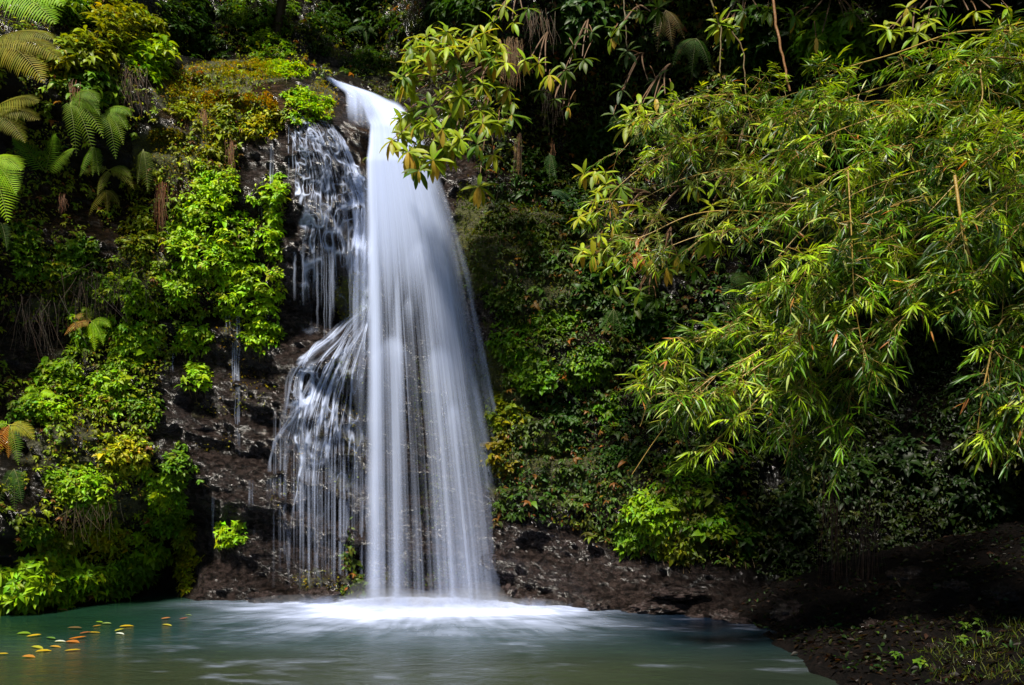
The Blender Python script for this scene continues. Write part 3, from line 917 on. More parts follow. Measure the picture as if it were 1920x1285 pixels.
#   label, cx, cy, rx, ry, colour, whorls, [options]
creepers = [
    ("lime green creeper mound high on the rock, nearest the side cascade's upper half", 412, 372, 62, 66, LIME, 330, dict(thick=.3)),
    ("widest lime creeper sheet hanging over bare wet rock, below the lime mound", 405, 462, 95, 66, LIME, 460, dict(thick=.25, holes=.15)),
    ("lime creeper draped down the rock edge under the widest sheet", 462, 540, 58, 56, LIME, 300, dict(thick=.25)),
    ("lowest drooping tip of the lime creeper, over black rock", 492, 600, 38, 46, LIME, 170, dict(thick=.2)),
    ("narrow lime creeper strip beside the side cascade, upper piece", 522, 372, 24, 42, LIME, 130, dict(thick=.18)),
    ("narrow lime creeper strip beside the side cascade, lower piece", 514, 440, 17, 46, LIME, 110, dict(thick=.15)),
    ("bright creeper clump on rock between the orange moss and the lime sheet", 336, 540, 56, 46, BRIGHT, 230, {}),
    ("small bright creeper hanging alone above the black overhang", 362, 628, 32, 32, BRIGHT, 110, {}),
    ("little lime creeper tuft on bare rock beneath the black overhang", 368, 704, 26, 24, LIME, 75, {}),
    ("yellow green creeper round the small bright fern, above it", 248, 545, 76, 46, BRIGHT, 250, dict(holes=.3)),
    ("creeper with star shaped leaf whorls on the fern's far side", 165, 615, 66, 56, BRIGHT, 260, dict(holes=.3)),
    ("creeper with dense whorls between the small fern and the black overhang", 248, 640, 56, 62, BRIGHT, 250, dict(holes=.2)),
    ("loose creeper beside the bare brown soil face", 118, 700, 56, 48, BRIGHT, 190, dict(holes=.3)),
    ("creeper bank directly below the small bright fern", 215, 720, 72, 46, BRIGHT, 270, dict(holes=.25)),
    ("creeper with paler leaves beneath the bare soil face", 95, 765, 50, 34, LIME, 120, dict(holes=.3)),
    ("thin creeper on mossy rock beside bare wet stones", 268, 775, 36, 40, MID, 90, dict(holes=.3)),
    ("yellow leaved creeper mid way down the wall under bare moss", 232, 850, 62, 36, YELL, 190, {}),
    ("wide creeper patch above the mossy dark ledge", 155, 915, 76, 50, BRIGHT, 260, dict(holes=.3)),
    ("creeper patch hanging over the black hollow at the water", 285, 920, 60, 50, BRIGHT, 250, dict(holes=.2)),
    ("tapering creeper hanging at the hollow's stony side", 336, 900, 34, 58, MID, 150, dict(holes=.1)),
    ("dark creeper curtain at the mouth of the black hollow", 318, 970, 38, 36, MID, 140, {}),
    ("yellow tipped creeper above the big leaved pool side thicket", 190, 1005, 62, 36, YELL, 150, dict(holes=.3)),
    ("creeper with long drooping leaves just over the thicket", 270, 1040, 50, 40, BRIGHT, 150, dict(L=.1, holes=.1)),
    ("big leaved pool side thicket with leaves touching the water, outermost part", 45, 1085, 92, 62, BRIGHT, 420, dict(L=.125, thick=.5, ratio=.34)),
    ("big leaved pool side thicket, middle part over the waterline", 150, 1080, 74, 46, BRIGHT, 280, dict(L=.115, thick=.4, ratio=.34)),
    ("big leaved pool side thicket, end next to the black hollow", 228, 1078, 52, 40, MID, 190, dict(L=.11, thick=.35, ratio=.36)),
    ("yellow creeper tuft on the rock beside the black hollow", 358, 1062, 34, 40, YELL, 130, dict(L=.085)),
    ("slender yellow creeper above the yellow tuft at the hollow", 347, 1005, 18, 36, OLIVE, 60, {}),
    ("small isolated bright creeper on the brown rock, nearest the lower cascade", 432, 1002, 28, 28, LIME, 75, {}),
    ("sunny yellow creeper clump hanging at the ledge's dark overhang", 492, 232, 38, 28, YELL, 150, dict(thick=.2)),
    ("yellow green creeper on the ledge corner by the stream lip", 577, 193, 46, 30, LIME, 210, dict(thick=.18)),
    ("lime creeper on top of the ledge right beneath the dark ravine", 548, 136, 36, 14, LIME, 90, dict(thick=.12)),
    ("small creeper on the orange moss, below the ledge's bare stone", 425, 225, 34, 44, OLIVE, 120, dict(holes=.2)),
    ("creeper trailing over the red hanging roots", 408, 290, 34, 26, OLIVE, 90, {}),
    ("dark green creeper at the picture edge beneath the ferns", 40, 470, 62, 56, MID, 170, dict(holes=.4)),
    ("dark green creeper between two bare black root patches", 145, 475, 56, 48, MID, 170, dict(holes=.4)),
    ("creeper beside the long dangling roots under the pale fern", 270, 440, 48, 56, OLIVE, 190, dict(holes=.3)),
    ("creeper with small whorls beneath the dangling roots", 335, 455, 34, 40, BRIGHT, 130, dict(holes=.1)),
    ("small creeper on the brown wall above the orange tipped fern", 40, 770, 40, 26, MID, 70, dict(holes=.3)),
    ("dark creeper below the orange tipped fern's shaded fronds", 55, 985, 60, 44, MID, 130, dict(holes=.3)),
    ("thin creeper along the dark ledge above the pool side thicket", 118, 1008, 44, 26, OLIVE, 80, dict(holes=.3)),
    ("leafy bush with yellow tips hanging high under the top edge", 228, 58, 88, 46, OLIVE, 300, dict(L=.11, thick=.5, name="bush", cat="bush")),
    ("broad leaved bush beside the brown drooping fern, near the top", 150, 115, 62, 46, OLIVE, 200, dict(L=.12, thick=.4, name="bush", cat="bush")),
    ("bush arching out over the mossy mound beside the dark ravine", 288, 112, 46, 34, BRIGHT, 160, dict(L=.11, thick=.4, name="bush", cat="bush")),
    ("dark bush at the top edge above the large bright frond's tip", 110, 30, 58, 36, MID, 150, dict(L=.12, thick=.4, name="bush", cat="bush")),
    ("small leaved bush filling the top edge beside the dark ravine", 498, 30, 56, 40, MID, 330, dict(L=.075, thick=.6, name="bush", cat="bush")),
    ("bush added dark for shade in the hollow beneath the yellow tipped bush's far end", 345, 40, 46, 50, DEEP, 230, dict(L=.1, thick=.4, name="bush", cat="bush")),  # added bushes, their dark leaf colour stands in for the hollow's shade
    ("bush added dark for shade at the foot of the dark hollow over the moss", 385, 90, 40, 22, DEEP, 120, dict(L=.08, thick=.3, name="bush", cat="bush")),
    ("plant added dark for shade, hanging on the recess wall beside the roots", 1490, 960, 50, 70, (.014, .035, .004), 130, dict(L=.11, thick=.3, name="leafy_plant", cat="plant")),  # added plants whose near-black leaves carry the recess's shade
    ("plant added dark for shade, deep in the recess behind the hanging roots", 1590, 900, 60, 60, (.012, .03, .004), 130, dict(L=.12, thick=.3, name="leafy_plant", cat="plant")),
    ("plant added dark for shade in the recess under the bamboo's wide fan", 1700, 880, 70, 60, (.012, .03, .004), 140, dict(L=.12, thick=.3, name="leafy_plant", cat="plant")),
    ("plant added dark for shade in the recess beneath the bamboo tips", 1840, 930, 80, 60, (.012, .03, .004), 140, dict(L=.12, thick=.3, name="leafy_plant", cat="plant")),
    ("bush added dark for shade on the ravine slope behind the crest", 615, 60, 44, 40, DEEP, 200, dict(L=.09, thick=.4, name="bush", cat="bush")),  # added bushes, ravine shade put into their leaf colour
    ("bush added dark for shade, higher on the ravine slope, at the top edge", 650, 10, 46, 34, DEEP, 160, dict(L=.1, thick=.4, name="bush", cat="bush")),
    ("bush added dark for shade just above the water's crest", 690, 120, 46, 26, DEEP, 140, dict(L=.08, thick=.3, name="bush", cat="bush")),
    ("dim moss green creeper on the rock right beside the fall's upper half", 900, 470, 30, 60, (.05, .08, .005), 120, dict(L=.05, thick=.12)),
    ("dark creeper patch on rough rock beside the fall, over the round leaved ones", 955, 555, 44, 46, (.06, .11, .005), 170, dict(L=.06, thick=.14)),
    ("small dark creeper in the niche right beside the fall's widest white part", 930, 420, 34, 44, (.05, .09, .005), 110, dict(L=.06, thick=.14)),
    ("dark creeper hanging over the niche under the shrub's lowest whorl", 1005, 450, 44, 50, (.045, .085, .005), 160, dict(L=.065, thick=.16)),
    ("dim creeper trailing from the dark recess beside the big shrub", 1000, 330, 46, 60, DEEP, 150, dict(L=.09, thick=.2)),
    ("dark creeper veil over the mossy rock in the wall's upper middle", 1085, 400, 46, 60, DEEP, 170, dict(L=.09, thick=.25)),
    ("dark leafy plant in the recess above the yellow shrub tips", 1130, 270, 56, 46, DEEP, 150, dict(L=.12, thick=.3, name="leafy_plant", cat="plant")),
    ("glinting small leaved bush just above the ledge's back edge", 505, 92, 42, 22, MID, 190, dict(L=.07, thick=.4, name="bush", cat="bush")),
    ("small bush between the black tree base and the glinting bush", 435, 55, 26, 50, DEEP, 140, dict(L=.08, thick=.4, name="bush", cat="bush")),
    ("olive bush hanging in shade under the yellow tipped bush", 170, 165, 56, 30, MID, 140, dict(L=.1, thick=.3, name="bush", cat="bush")),
    ("creeper with drooping leaves on the mossy mound's shaded front", 350, 215, 44, 30, OLIVE, 90, dict(holes=.3)),
    # the shaded wall on the other side of the fall
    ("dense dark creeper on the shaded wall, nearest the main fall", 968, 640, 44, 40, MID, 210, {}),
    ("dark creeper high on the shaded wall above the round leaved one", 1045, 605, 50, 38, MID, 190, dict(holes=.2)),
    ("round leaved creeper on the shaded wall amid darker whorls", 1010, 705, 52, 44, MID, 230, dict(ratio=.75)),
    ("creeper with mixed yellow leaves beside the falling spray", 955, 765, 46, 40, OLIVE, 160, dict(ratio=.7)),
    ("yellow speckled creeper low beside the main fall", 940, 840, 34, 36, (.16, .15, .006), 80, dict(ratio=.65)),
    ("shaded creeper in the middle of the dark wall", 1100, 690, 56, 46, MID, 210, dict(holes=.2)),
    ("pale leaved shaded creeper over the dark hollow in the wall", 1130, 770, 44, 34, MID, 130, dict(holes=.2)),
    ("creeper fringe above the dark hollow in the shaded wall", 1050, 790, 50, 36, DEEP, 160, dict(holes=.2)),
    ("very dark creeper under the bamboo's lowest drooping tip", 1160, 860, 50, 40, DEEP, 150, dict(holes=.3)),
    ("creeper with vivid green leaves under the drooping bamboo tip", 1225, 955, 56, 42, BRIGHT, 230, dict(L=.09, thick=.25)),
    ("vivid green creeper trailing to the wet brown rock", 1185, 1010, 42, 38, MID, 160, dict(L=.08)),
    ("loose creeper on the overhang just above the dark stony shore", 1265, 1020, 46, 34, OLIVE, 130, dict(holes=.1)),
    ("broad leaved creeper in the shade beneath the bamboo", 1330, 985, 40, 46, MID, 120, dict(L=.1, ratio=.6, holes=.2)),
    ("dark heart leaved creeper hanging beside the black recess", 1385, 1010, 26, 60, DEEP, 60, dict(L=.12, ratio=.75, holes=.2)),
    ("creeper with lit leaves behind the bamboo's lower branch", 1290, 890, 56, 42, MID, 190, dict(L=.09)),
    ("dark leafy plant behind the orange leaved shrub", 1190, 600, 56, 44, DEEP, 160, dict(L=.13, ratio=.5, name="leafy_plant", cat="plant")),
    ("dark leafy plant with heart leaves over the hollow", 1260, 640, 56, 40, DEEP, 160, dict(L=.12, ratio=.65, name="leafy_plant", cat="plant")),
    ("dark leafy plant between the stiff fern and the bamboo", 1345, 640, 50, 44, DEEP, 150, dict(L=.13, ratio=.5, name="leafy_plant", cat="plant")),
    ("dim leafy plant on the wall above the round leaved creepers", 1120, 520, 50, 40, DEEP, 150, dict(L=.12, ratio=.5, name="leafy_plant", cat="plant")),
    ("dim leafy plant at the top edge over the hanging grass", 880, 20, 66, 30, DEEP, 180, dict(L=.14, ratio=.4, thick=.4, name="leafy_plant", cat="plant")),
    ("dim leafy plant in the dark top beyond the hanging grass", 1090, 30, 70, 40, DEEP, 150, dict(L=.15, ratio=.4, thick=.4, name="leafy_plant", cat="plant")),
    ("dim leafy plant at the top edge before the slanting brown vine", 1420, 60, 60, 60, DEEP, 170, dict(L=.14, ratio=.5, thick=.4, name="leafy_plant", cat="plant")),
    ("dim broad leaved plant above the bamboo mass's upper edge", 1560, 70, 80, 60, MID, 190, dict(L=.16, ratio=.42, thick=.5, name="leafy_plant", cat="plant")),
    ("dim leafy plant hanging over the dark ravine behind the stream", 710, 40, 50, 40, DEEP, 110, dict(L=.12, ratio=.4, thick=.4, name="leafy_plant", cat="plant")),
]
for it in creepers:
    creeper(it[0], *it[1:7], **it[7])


def frond(accL, accS, base, d, L, col, droop=.5, npair=24, wid=.28, bip=False, up=UP):
    """one fern frond: arching rachis with two rows of pinnae"""
    d = nrm(np.asarray(d, float))
    tip = base + d * L * .95 - UP * L * droop
    mid = base + d * L * .55 + UP * L * .12
    n = npair + 2
    c = bez([base, mid, tip], n)
    tube(accS, c, .006 * max(1, L), .0015, np.array(col) * .8 + np.array([.04, .02, 0]), 4)
    t = np.linspace(0, 1, n)[2:]
    pt = c[2:]
    tan = nrm(np.gradient(c, axis=0))[2:]
    side = nrm(np.cross(tan, up))
    nor = np.cross(side, tan)
    prof = wid * L * np.clip(np.sin(np.pi * (0.12 + .88 * t) ** .75) ** .8 + .05, .06, 1)
    cc = jit(col, 1, .12, .06)[0]
    for s in (-1, 1):
        dd = nrm(side * s + tan * (.30 + .25 * t[:, None]) - nor * .10)
        if True:
            m = len(pt)
            leaves(accL, LANCE, pt, dd, nor, prof * rng.uniform(.78, 1.12, m), np.full(m, L * 1.0 / npair * .50), .22, jit(cc, m, .1, .05))
        else:
            k = 8
            for j in range(k):
                f = (j + .5) / k
                q = pt + dd * (prof * f)[:, None] - nor * (.12 * prof * f * f)[:, None]
                tl = prof * .22 * (1 - f * .75)
                for s2 in (-1, 1):
                    leaves(accL, SMALL, q, nrm(dd * .55 + tan * s2), nor, tl, tl * .42, .15, jit(cc, len(q), .08, .04))


def fern(label, px, py, off, L, dirs, col, npair=24, wid=.28, bip=False, droop=.5, Y=None, cat="fern", name="fern", group="ferns on the gorge walls"):
    b = P(px, py, Y) if Y else surf([px], [py])[0] - np.array([0, off, 0])
    root = thing(name, label, cat, tuple(b), group)
    for i, (dx_, dz_) in enumerate(dirs):
        a, s = Acc(), Acc()
        d = np.array([dx_, -.22 - .2 * rng.random(), dz_])
        frond(a, s, b, d, L * .85 * rng.uniform(.8, 1.15), col[i % len(col)] if isinstance(col, list) else col, droop * rng.uniform(.8, 1.2), npair, wid, bip, up=nrm(UP * .55 + np.array([rng.normal(0, .15), -.8, 0])))
        fo = a.build("frond", M_FERN, root)
        s_o = s.build("rachis", M_BARK, root)
        s_o.parent = fo
    return root


BRONZE, FGREEN, FDARK, FLIME = (0.15, 0.15, 0.008), (0.11, 0.20, 0.007), (0.03, 0.075, 0.007), (0.22, 0.38, 0.007)
fan = lambda a0, a1, n: [(math.cos(R(a)), math.sin(R(a))) for a in np.linspace(a0, a1, n)]
fern("large bright green tree fern reaching in at the top corner", -15, -12, 0, 1.35, [(.95, -.10), (.92, .18), (.9, -.35)], FLIME, 30, .3, True, .22, Y=9.6)
fern("bright green fern at the picture edge beside the small bronze fronds", -25, 300, 0, .85, [(.8, -.1), (.75, -.5), (.6, -.9)], FLIME, 26, .33, True, .25, Y=9.8)
fern("bronze drooping fern under the top corner tree fern", 30, 110, .5, 1.5, [(.9, -.1), (1, -.3), (.8, -.55)], BRONZE, 30, .26, True, .1)
fern("bronze fern spreading at mid height beside the bright edge fern", 25, 235, .5, 1.2, [(.9, .05), (.95, -.2), (.7, -.5)], BRONZE, 26, .26, True, .12)
fern("deep green fern with arching fronds below the bronze fern", 150, 205, .3, .75, fan(20, -70, 5), FGREEN, 22, .28)
fern("deep green fern next to the dark mossy overhang", 215, 225, .3, .7, fan(10, -60, 4), FGREEN, 22, .3)
fern("upright pinnate fern with one broad shaded frond", 110, 340, .35, .75, [(.45, .95), (.8, .55), (-.5, .7)], MID, 22, .33, droop=.1)
fern("slim hanging fern beneath the deep green fern", 195, 290, .3, .5, [(.1, -1), (.4, -.8), (-.3, -.8)], FGREEN, 18, .28)
fern("pale yellow fern with arching fronds over the dangling roots", 225, 335, .35, .55, [(-.9, .15), (.7, .1), (.95, -.15), (-.2, -.6)], (0.2, 0.24, 0.03), 20, .3)
fern("brownish fern drooping below the pale yellow one", 220, 372, .35, .4, [(-.6, -.7), (.2, -.9), (.9, -.4)], BRONZE, 18, .32)
fern("stiff striped fern hanging next to the long dangling roots", 285, 295, .3, .55, [(-.1, -1), (.25, -.9)], (0.11, .16, .02), 20, .3)
fern("dark fern at the picture edge under the creepers", 25, 430, .3, .45, [(-.4, -.8), (.5, -.7)], FDARK, 18, .3)
fern("half hidden bright fern at the picture edge half way down", -25, 640, .6, .5, [(.7, -.35), (.5, -.7), (.6, .3)], FLIME, 18, .32)
fern("small bright fern with yellow fronds among the star leaved creepers", 190, 610, .3, .42, [(-.3, 1), (-.6, .6), (.9, .15), (.35, -.9), (-.5, -.1), (.6, -.5)], [FGREEN, (.3, .2, .03), LIME, LIME, (.35, .16, .03), LIME], 20, .3)
fern("fern with orange and red frond tips above the shaded fronds", 45, 800, .35, .52, [(-.35, -.9), (.1, -1), (.45, -.85), (.8, -.1), (-.7, .1)], [(.36, .15, .02), (.4, .17, .02), (.16, .24, .02), (.3, .3, .02), LIME], 20, .3, droop=.35)
fern("shaded dark fern hanging right under the orange tipped one", 50, 880, .3, .5, [(-.4, -.9), (.15, -1), (.5, -.8)], FDARK, 20, .3)
fern("soft pale green fern fanned flat above the yellow creeper", 95, 745, .3, .35, [(-.8, .1), (-.3, .5), (.5, .2)], LIME, 16, .3)
fern("bronze fern frond hanging from the top above the ravine", 690, -25, 1.2, .95, [(-.6, -.75), (-.35, -.9)], (.22, .17, .06), 26, .3, droop=.3)
fern("small dark fern beside the ravine under the hanging bronze frond", 690, 70, .4, .5, [(-.8, -.1), (.2, -.8), (.8, -.2)], FDARK, 18, .3)
fern("dark hanging fern on the shaded wall below the yellow shrub leaves", 1028, 305, .4, .38, [(0, -1), (.3, -.9)], (.05, .12, .03), 14, .33)
fern("bluish shaded fern half way down the dark wall", 1030, 375, .4, .5, [(.95, -.05), (.85, -.3)], (.03, .10, .03), 20, .22)
fern("stiff dark fern with broad leaflets behind the bamboo branch", 1400, 560, .6, .75, [(-.95, .15), (-.6, .5), (-.9, -.3)], (.05, .09, .015), 16, .3)
fern("hanging fern fan in the dark above the hollow", 1145, 590, .4, .4, [(-.1, -1), (.3, -.8), (-.5, -.7)], FDARK, 16, .32)
fern("brownish shaded fern high in the dark, left of the slanting vine", 1235, 60, .6, .6, [(-.3, -.8), (.5, -.6), (.2, -1)], (.08, .07, .02), 18, .3)
fern("dim fern at the top of the dark wall, over the bamboo", 1290, 110, .6, .6, [(-.2, -.9), (.4, -.8), (-.7, -.4)], FDARK, 18, .3)
fern("broad shaded fern frond drooping beside the orange pair of leaves", 1225, 520, .5, .55, [(-.35, -1), (-.6, -.6)], (.05, .08, .012), 18, .25)

# broad leaved shrubs: woody shoots that end in whorls of long drooping leaves
SH_G, SH_L, SH_Y, SH_R = (0.08, 0.15, 0.006), (0.22, 0.29, 0.008), (0.42, 0.29, 0.03), (0.30, 0.10, 0.02)


def shoot(acc, sac, base, tip, L, n, col, yellow=.1, hang=.5):
    m = (base + tip) / 2 + UP * .1 * np.linalg.norm(tip - base)
    c = bez([base, m, tip], 10)
    tube(sac, c, .009, .005, (0.14, 0.07, 0.025), 5)
    ax = nrm(nrm(tip - m) * .5 + np.array([0, -.45, .5]) + rng.normal(0, .2, 3))
    a = nrm(np.cross(ax, rng.normal(0, 1, 3)))
    b = np.cross(ax, a)
    k = np.arange(n)
    th = 2 * np.pi * (k / n + rng.uniform(-.05, .05, n))
    d = np.cos(th)[:, None] * a + np.sin(th)[:, None] * b + ax * rng.uniform(-.1, .35, (n, 1)) - UP * hang * rng.uniform(.3, 1, (n, 1))
    ln = L * rng.uniform(.7, 1.15, n)
    cc = jit(col, n, .2, .1)
    y = rng.random(n) < yellow
    cc[y] = jit(SH_Y, int(y.sum()), .15, .05)
    d[y] = nrm(d[y]) * .4 - UP
    leaves(acc, OBLONG, tip - ax * rng.uniform(0, .05, (n, 1)), d, nrm(ax + UP), ln, ln * rng.uniform(.24, .30, n), rng.uniform(.12, .4, n), cc)


def shrub(label, spots, Yb, root_px, L, col, yellow=.08, n=8, lead=.45):
    """spots: (px, py, Y) of the whorls; shoots come from root_px on the wall"""
    rp = surf([root_px[0]], [root_px[1]])[0]
    root = thing("shrub", label, "shrub", tuple(rp), "broad leaved shrubs")
    a, s = Acc(), Acc()
    tips = [P(x, y, d) for x, y, d in spots]
    for t in tips:
        mid = t + (rp - t) * rng.uniform(.35, .55) + rng.normal(0, .08, 3)
        shoot(a, s, t + (rp - t) * lead * rng.uniform(.4, 1) + rng.normal(0, .06, 3), t, L * rng.uniform(.85, 1.15), n + rng.integers(-2, 3), col[rng.integers(len(col))] if isinstance(col, list) else col, yellow)
    cen = np.mean(tips, 0)
    for t in tips[:: max(1, len(tips) // 10)]:
        tube(s, bez([rp, (rp + cen) / 2 + UP * .25, t + (cen - t) * .3], 12), .018, .008, (0.10, 0.055, 0.025), 6)
    a.build("foliage", M_GLOSS, root)
    s.build("branch", M_BARK, root)
    return root


sp = []
for k in range(74):
    while True:
        x, y = rng.uniform(735, 985), rng.uniform(50, 305)
        # the shrub's outline: broad above, tapering to a drooping point over the fall
        if blob(np.array(x), np.array(y), [(850, 120, 105, 75), (840, 215, 105, 65), (800, 270, 42, 52), (925, 170, 50, 60)], .05) > .5:
            break
    sp.append((x, y, rng.uniform(11.2, 12.2)))
sp += [(752, 250, 11.4), (735, 262, 11.5), (765, 285, 11.3), (785, 320, 11.2), (812, 300, 11.2), (895, 270, 11.2), (925, 290, 11.4), (898, 350, 11.5), (960, 215, 11.6), (778, 70, 11.6)]
shrub("big shrub with yellow hanging leaves leaning over the top of the fall", sp, 0, (930, 120), .275, [SH_L, SH_L, SH_L, SH_G], .09, 9)
shrub("pale leaved shoot of a shrub dangling beyond the big shrub, over grass", [(1010, 118, 12), (985, 112, 12), (1030, 140, 12)], 0, (1030, 60), .24, [SH_L], .2)
shrub("shrub with white green leaves at the top edge over the hanging grass", [(945, 10, 12), (962, 40, 12), (990, 15, 12), (925, 40, 12)], 0, (980, -20), .24, [SH_L, SH_G], .05)
shrub("shrub shoot with arching leaves at the top of the dark wall", [(1160, 55, 12), (1145, 70, 12), (1200, 20, 12), (1235, 15, 12)], 0, (1200, 20), .25, [SH_G], .15)
shrub("dim shrub reaching down the dark recess beside the thin roots", [(1075, 85, 12.4), (1095, 110, 12.3), (1060, 130, 12.4), (1110, 60, 12.4)], 0, (1110, 30), .25, [(.05, .09, .008)], .05, 8)
shrub("lowest dim shoot of a shrub over the dark recess", [(1040, 185, 12.5), (1065, 200, 12.5), (1015, 170, 12.5)], 0, (1080, 120), .22, [(.045, .085, .008)], .08, 7)
shrub("dim umbrella of leaves in front of the deepest dark", [(1175, 95, 12.2), (1230, 150, 12.2), (1165, 165, 12.2), (1150, 215, 12.2)], 0, (1210, 100), .26, [(.045, .085, .018)], .03, 8)
shrub("shrub with yellow leaf tips where the dark recess meets the bamboo", [(1095, 325, 11.2), (1115, 320, 11.1), (1135, 322, 11), (1085, 405, 11.2), (1108, 398, 11)], 0, (1200, 380), .24, [SH_L], .18, 8)
shrub("broad leaved shrub hanging in tiers over the crown's dark outer edge", [(1120, 360, 10.8), (1150, 375, 10.7), (1135, 345, 10.8), (1165, 350, 10.7), (1180, 410, 10.6), (1150, 425, 10.7), (1125, 440, 10.8), (1200, 385, 10.5)], 0, (1230, 370), .24, [SH_L, SH_L, SH_G], .1, 8)
shrub("dim broad leaved shrub below the brightest shrub tip, over the creepers", [(1170, 520, 10.9), (1200, 545, 10.8), (1150, 535, 10.9), (1230, 560, 10.7), (1190, 575, 10.9)], 0, (1240, 500), .24, [SH_G, (.05, .11, .006)], .05, 8)
shrub("broad leaved shrub high over the crown, dangling before the dark", [(1200, 195, 11.2), (1230, 185, 11.1), (1180, 215, 11.2), (1260, 170, 11)], 0, (1260, 120), .24, [SH_L, SH_G], .1, 8)
shrub("brightest yellow green shrub tip poking out of the dark", [(1092, 470, 11), (1112, 478, 10.9), (1130, 465, 10.9), (1150, 480, 10.8), (1135, 500, 11), (1160, 440, 10.9)], 0, (1230, 450), .25, [(.27, .36, .02), SH_L], .15, 9)
shrub("shrub with pale leaves lying on the bamboo's upper crown", [(1175, 235, 10.6), (1190, 225, 10.5), (1240, 215, 10.4), (1262, 228, 10.3)], 0, (1300, 280), .24, [(.26, .34, .06), SH_L], .1)
shrub("shrub with one orange leaf pair in the shade of the bamboo", [(1246, 470, 10.4), (1250, 500, 10.4), (1222, 485, 10.5), (1270, 480, 10.4)], 0, (1260, 430), .26, [SH_G], .35, 9)
shrub("shrub whorl like a small umbrella behind the bamboo's edge", [(1325, 455, 10.6), (1330, 450, 10.5), (1300, 500, 10.6)], 0, (1400, 430), .25, [SH_G, SH_L], .05, 9)
shrub("shrub with drooping yellow leaf over the bamboo crown", [(1345, 215, 10.1), (1355, 240, 10), (1395, 290, 10), (1385, 300, 10)], 0, (1420, 220), .24, [SH_L], .25)
shrub("shrub with paired leaves near the middle of the bamboo crown", [(1335, 385, 9.9), (1340, 350, 9.9), (1300, 350, 9.9), (1395, 345, 9.8)], 0, (1400, 330), .22, [SH_G, SH_L], .12)
shrub("shrub with a rust red dead leaf pair inside the bamboo", [(1260, 325, 10.2), (1200, 465, 10.3), (1190, 470, 10.3)], 0, (1290, 350), .22, [SH_R, SH_G], .2, 5)
shrub("tall shrub shoot crossing the top edge beside the slanting vine", [(1348, 45, 11), (1365, 50, 11), (1395, 20, 11), (1440, 15, 11)], 0, (1400, -20), .25, [SH_L, SH_G], .15)
shrub("arching shrub leaves at the top of the dark above the bamboo", [(1490, 30, 10.8), (1530, 70, 10.8), (1590, 30, 10.8), (1640, 45, 10.6), (1600, 25, 10.6)], 0, (1560, -20), .25, [SH_G, SH_L], .1)
shrub("shrub leaves at the top edge over the bright bamboo", [(1700, 15, 10), (1760, 12, 10), (1830, 20, 9.8), (1890, 15, 9.8), (1740, 35, 10)], 0, (1780, -40), .24, [SH_G, SH_L], .05)
shrub("shrub with broad pale leaf on the upper bamboo slope", [(1690, 50, 9.6), (1720, 60, 9.5), (1665, 55, 9.6)], 0, (1730, 10), .26, [SH_L], .0)
shrub("shrub with hanging whorls just inside the bamboo's outer edge", [(1460, 290, 9.4), (1475, 275, 9.4), (1445, 240, 9.5), (1500, 235, 9.4)], 0, (1500, 220), .22, [SH_G, SH_L], .03)

# ------------------------------------------------------------------ bamboo
B_G, B_L, B_D = (0.085, 0.19, 0.004), (0.22, 0.34, 0.008), (0.022, 0.060, 0.003)  # B_D darkens leaves in gaps and behind the mass, painted shade


def spray(acc, sac, p0, d, L, col, n=9, leafL=.19):
    """a twig with a flat double row of long narrow leaves, hanging at its end"""
    d = nrm(d)
    c = bez([p0, p0 + d * L * .6 + UP * L * .05, p0 + d * L * .95 - UP * L * .16], 7)
    tube(sac, c, .0028, .0012, (0.26, 0.18, 0.03), 3)
    t = np.linspace(.18, 1, n)
    i = t * 6
    k = np.minimum(i.astype(int), 5)
    pos = c[k] + (c[k + 1] - c[k]) * (i - k)[:, None]
    tan = nrm(c[k + 1] - c[k])
    side = nrm(np.cross(tan, UP + rng.normal(0, .25, 3)))
    s = np.where(np.arange(n) % 2, 1.0, -1.0)[:, None]
    dd = tan * (.7 + .6 * t[:, None] ** 3) + side * s * (1.05 - .75 * t[:, None] ** 4) - UP * .12 + rng.normal(0, .18, (n, 3))
    ln = leafL * rng.uniform(.7, 1.15, n) * (1 - .25 * (1 - t))
    cc = jit(np.array(col) * np.exp(rng.normal(0, .3)), n, .28, .06)
    pale = rng.random(n) < .07                       # blades turned to show their pale underside
    cc[pale] = jit((.36, .44, .10), int(pale.sum()), .15, .05)
    dead = rng.random(n) < .012
    cc[dead] = jit((.35, .14, .03), int(dead.sum()), .2, .05)
    leaves(acc, LANCE, pos, dd, UP + rng.normal(0, .45, (n, 3)) + np.array([0, -.3, 0]), ln, ln * rng.uniform(.085, .14, n), rng.uniform(.0, .25, n), cc)


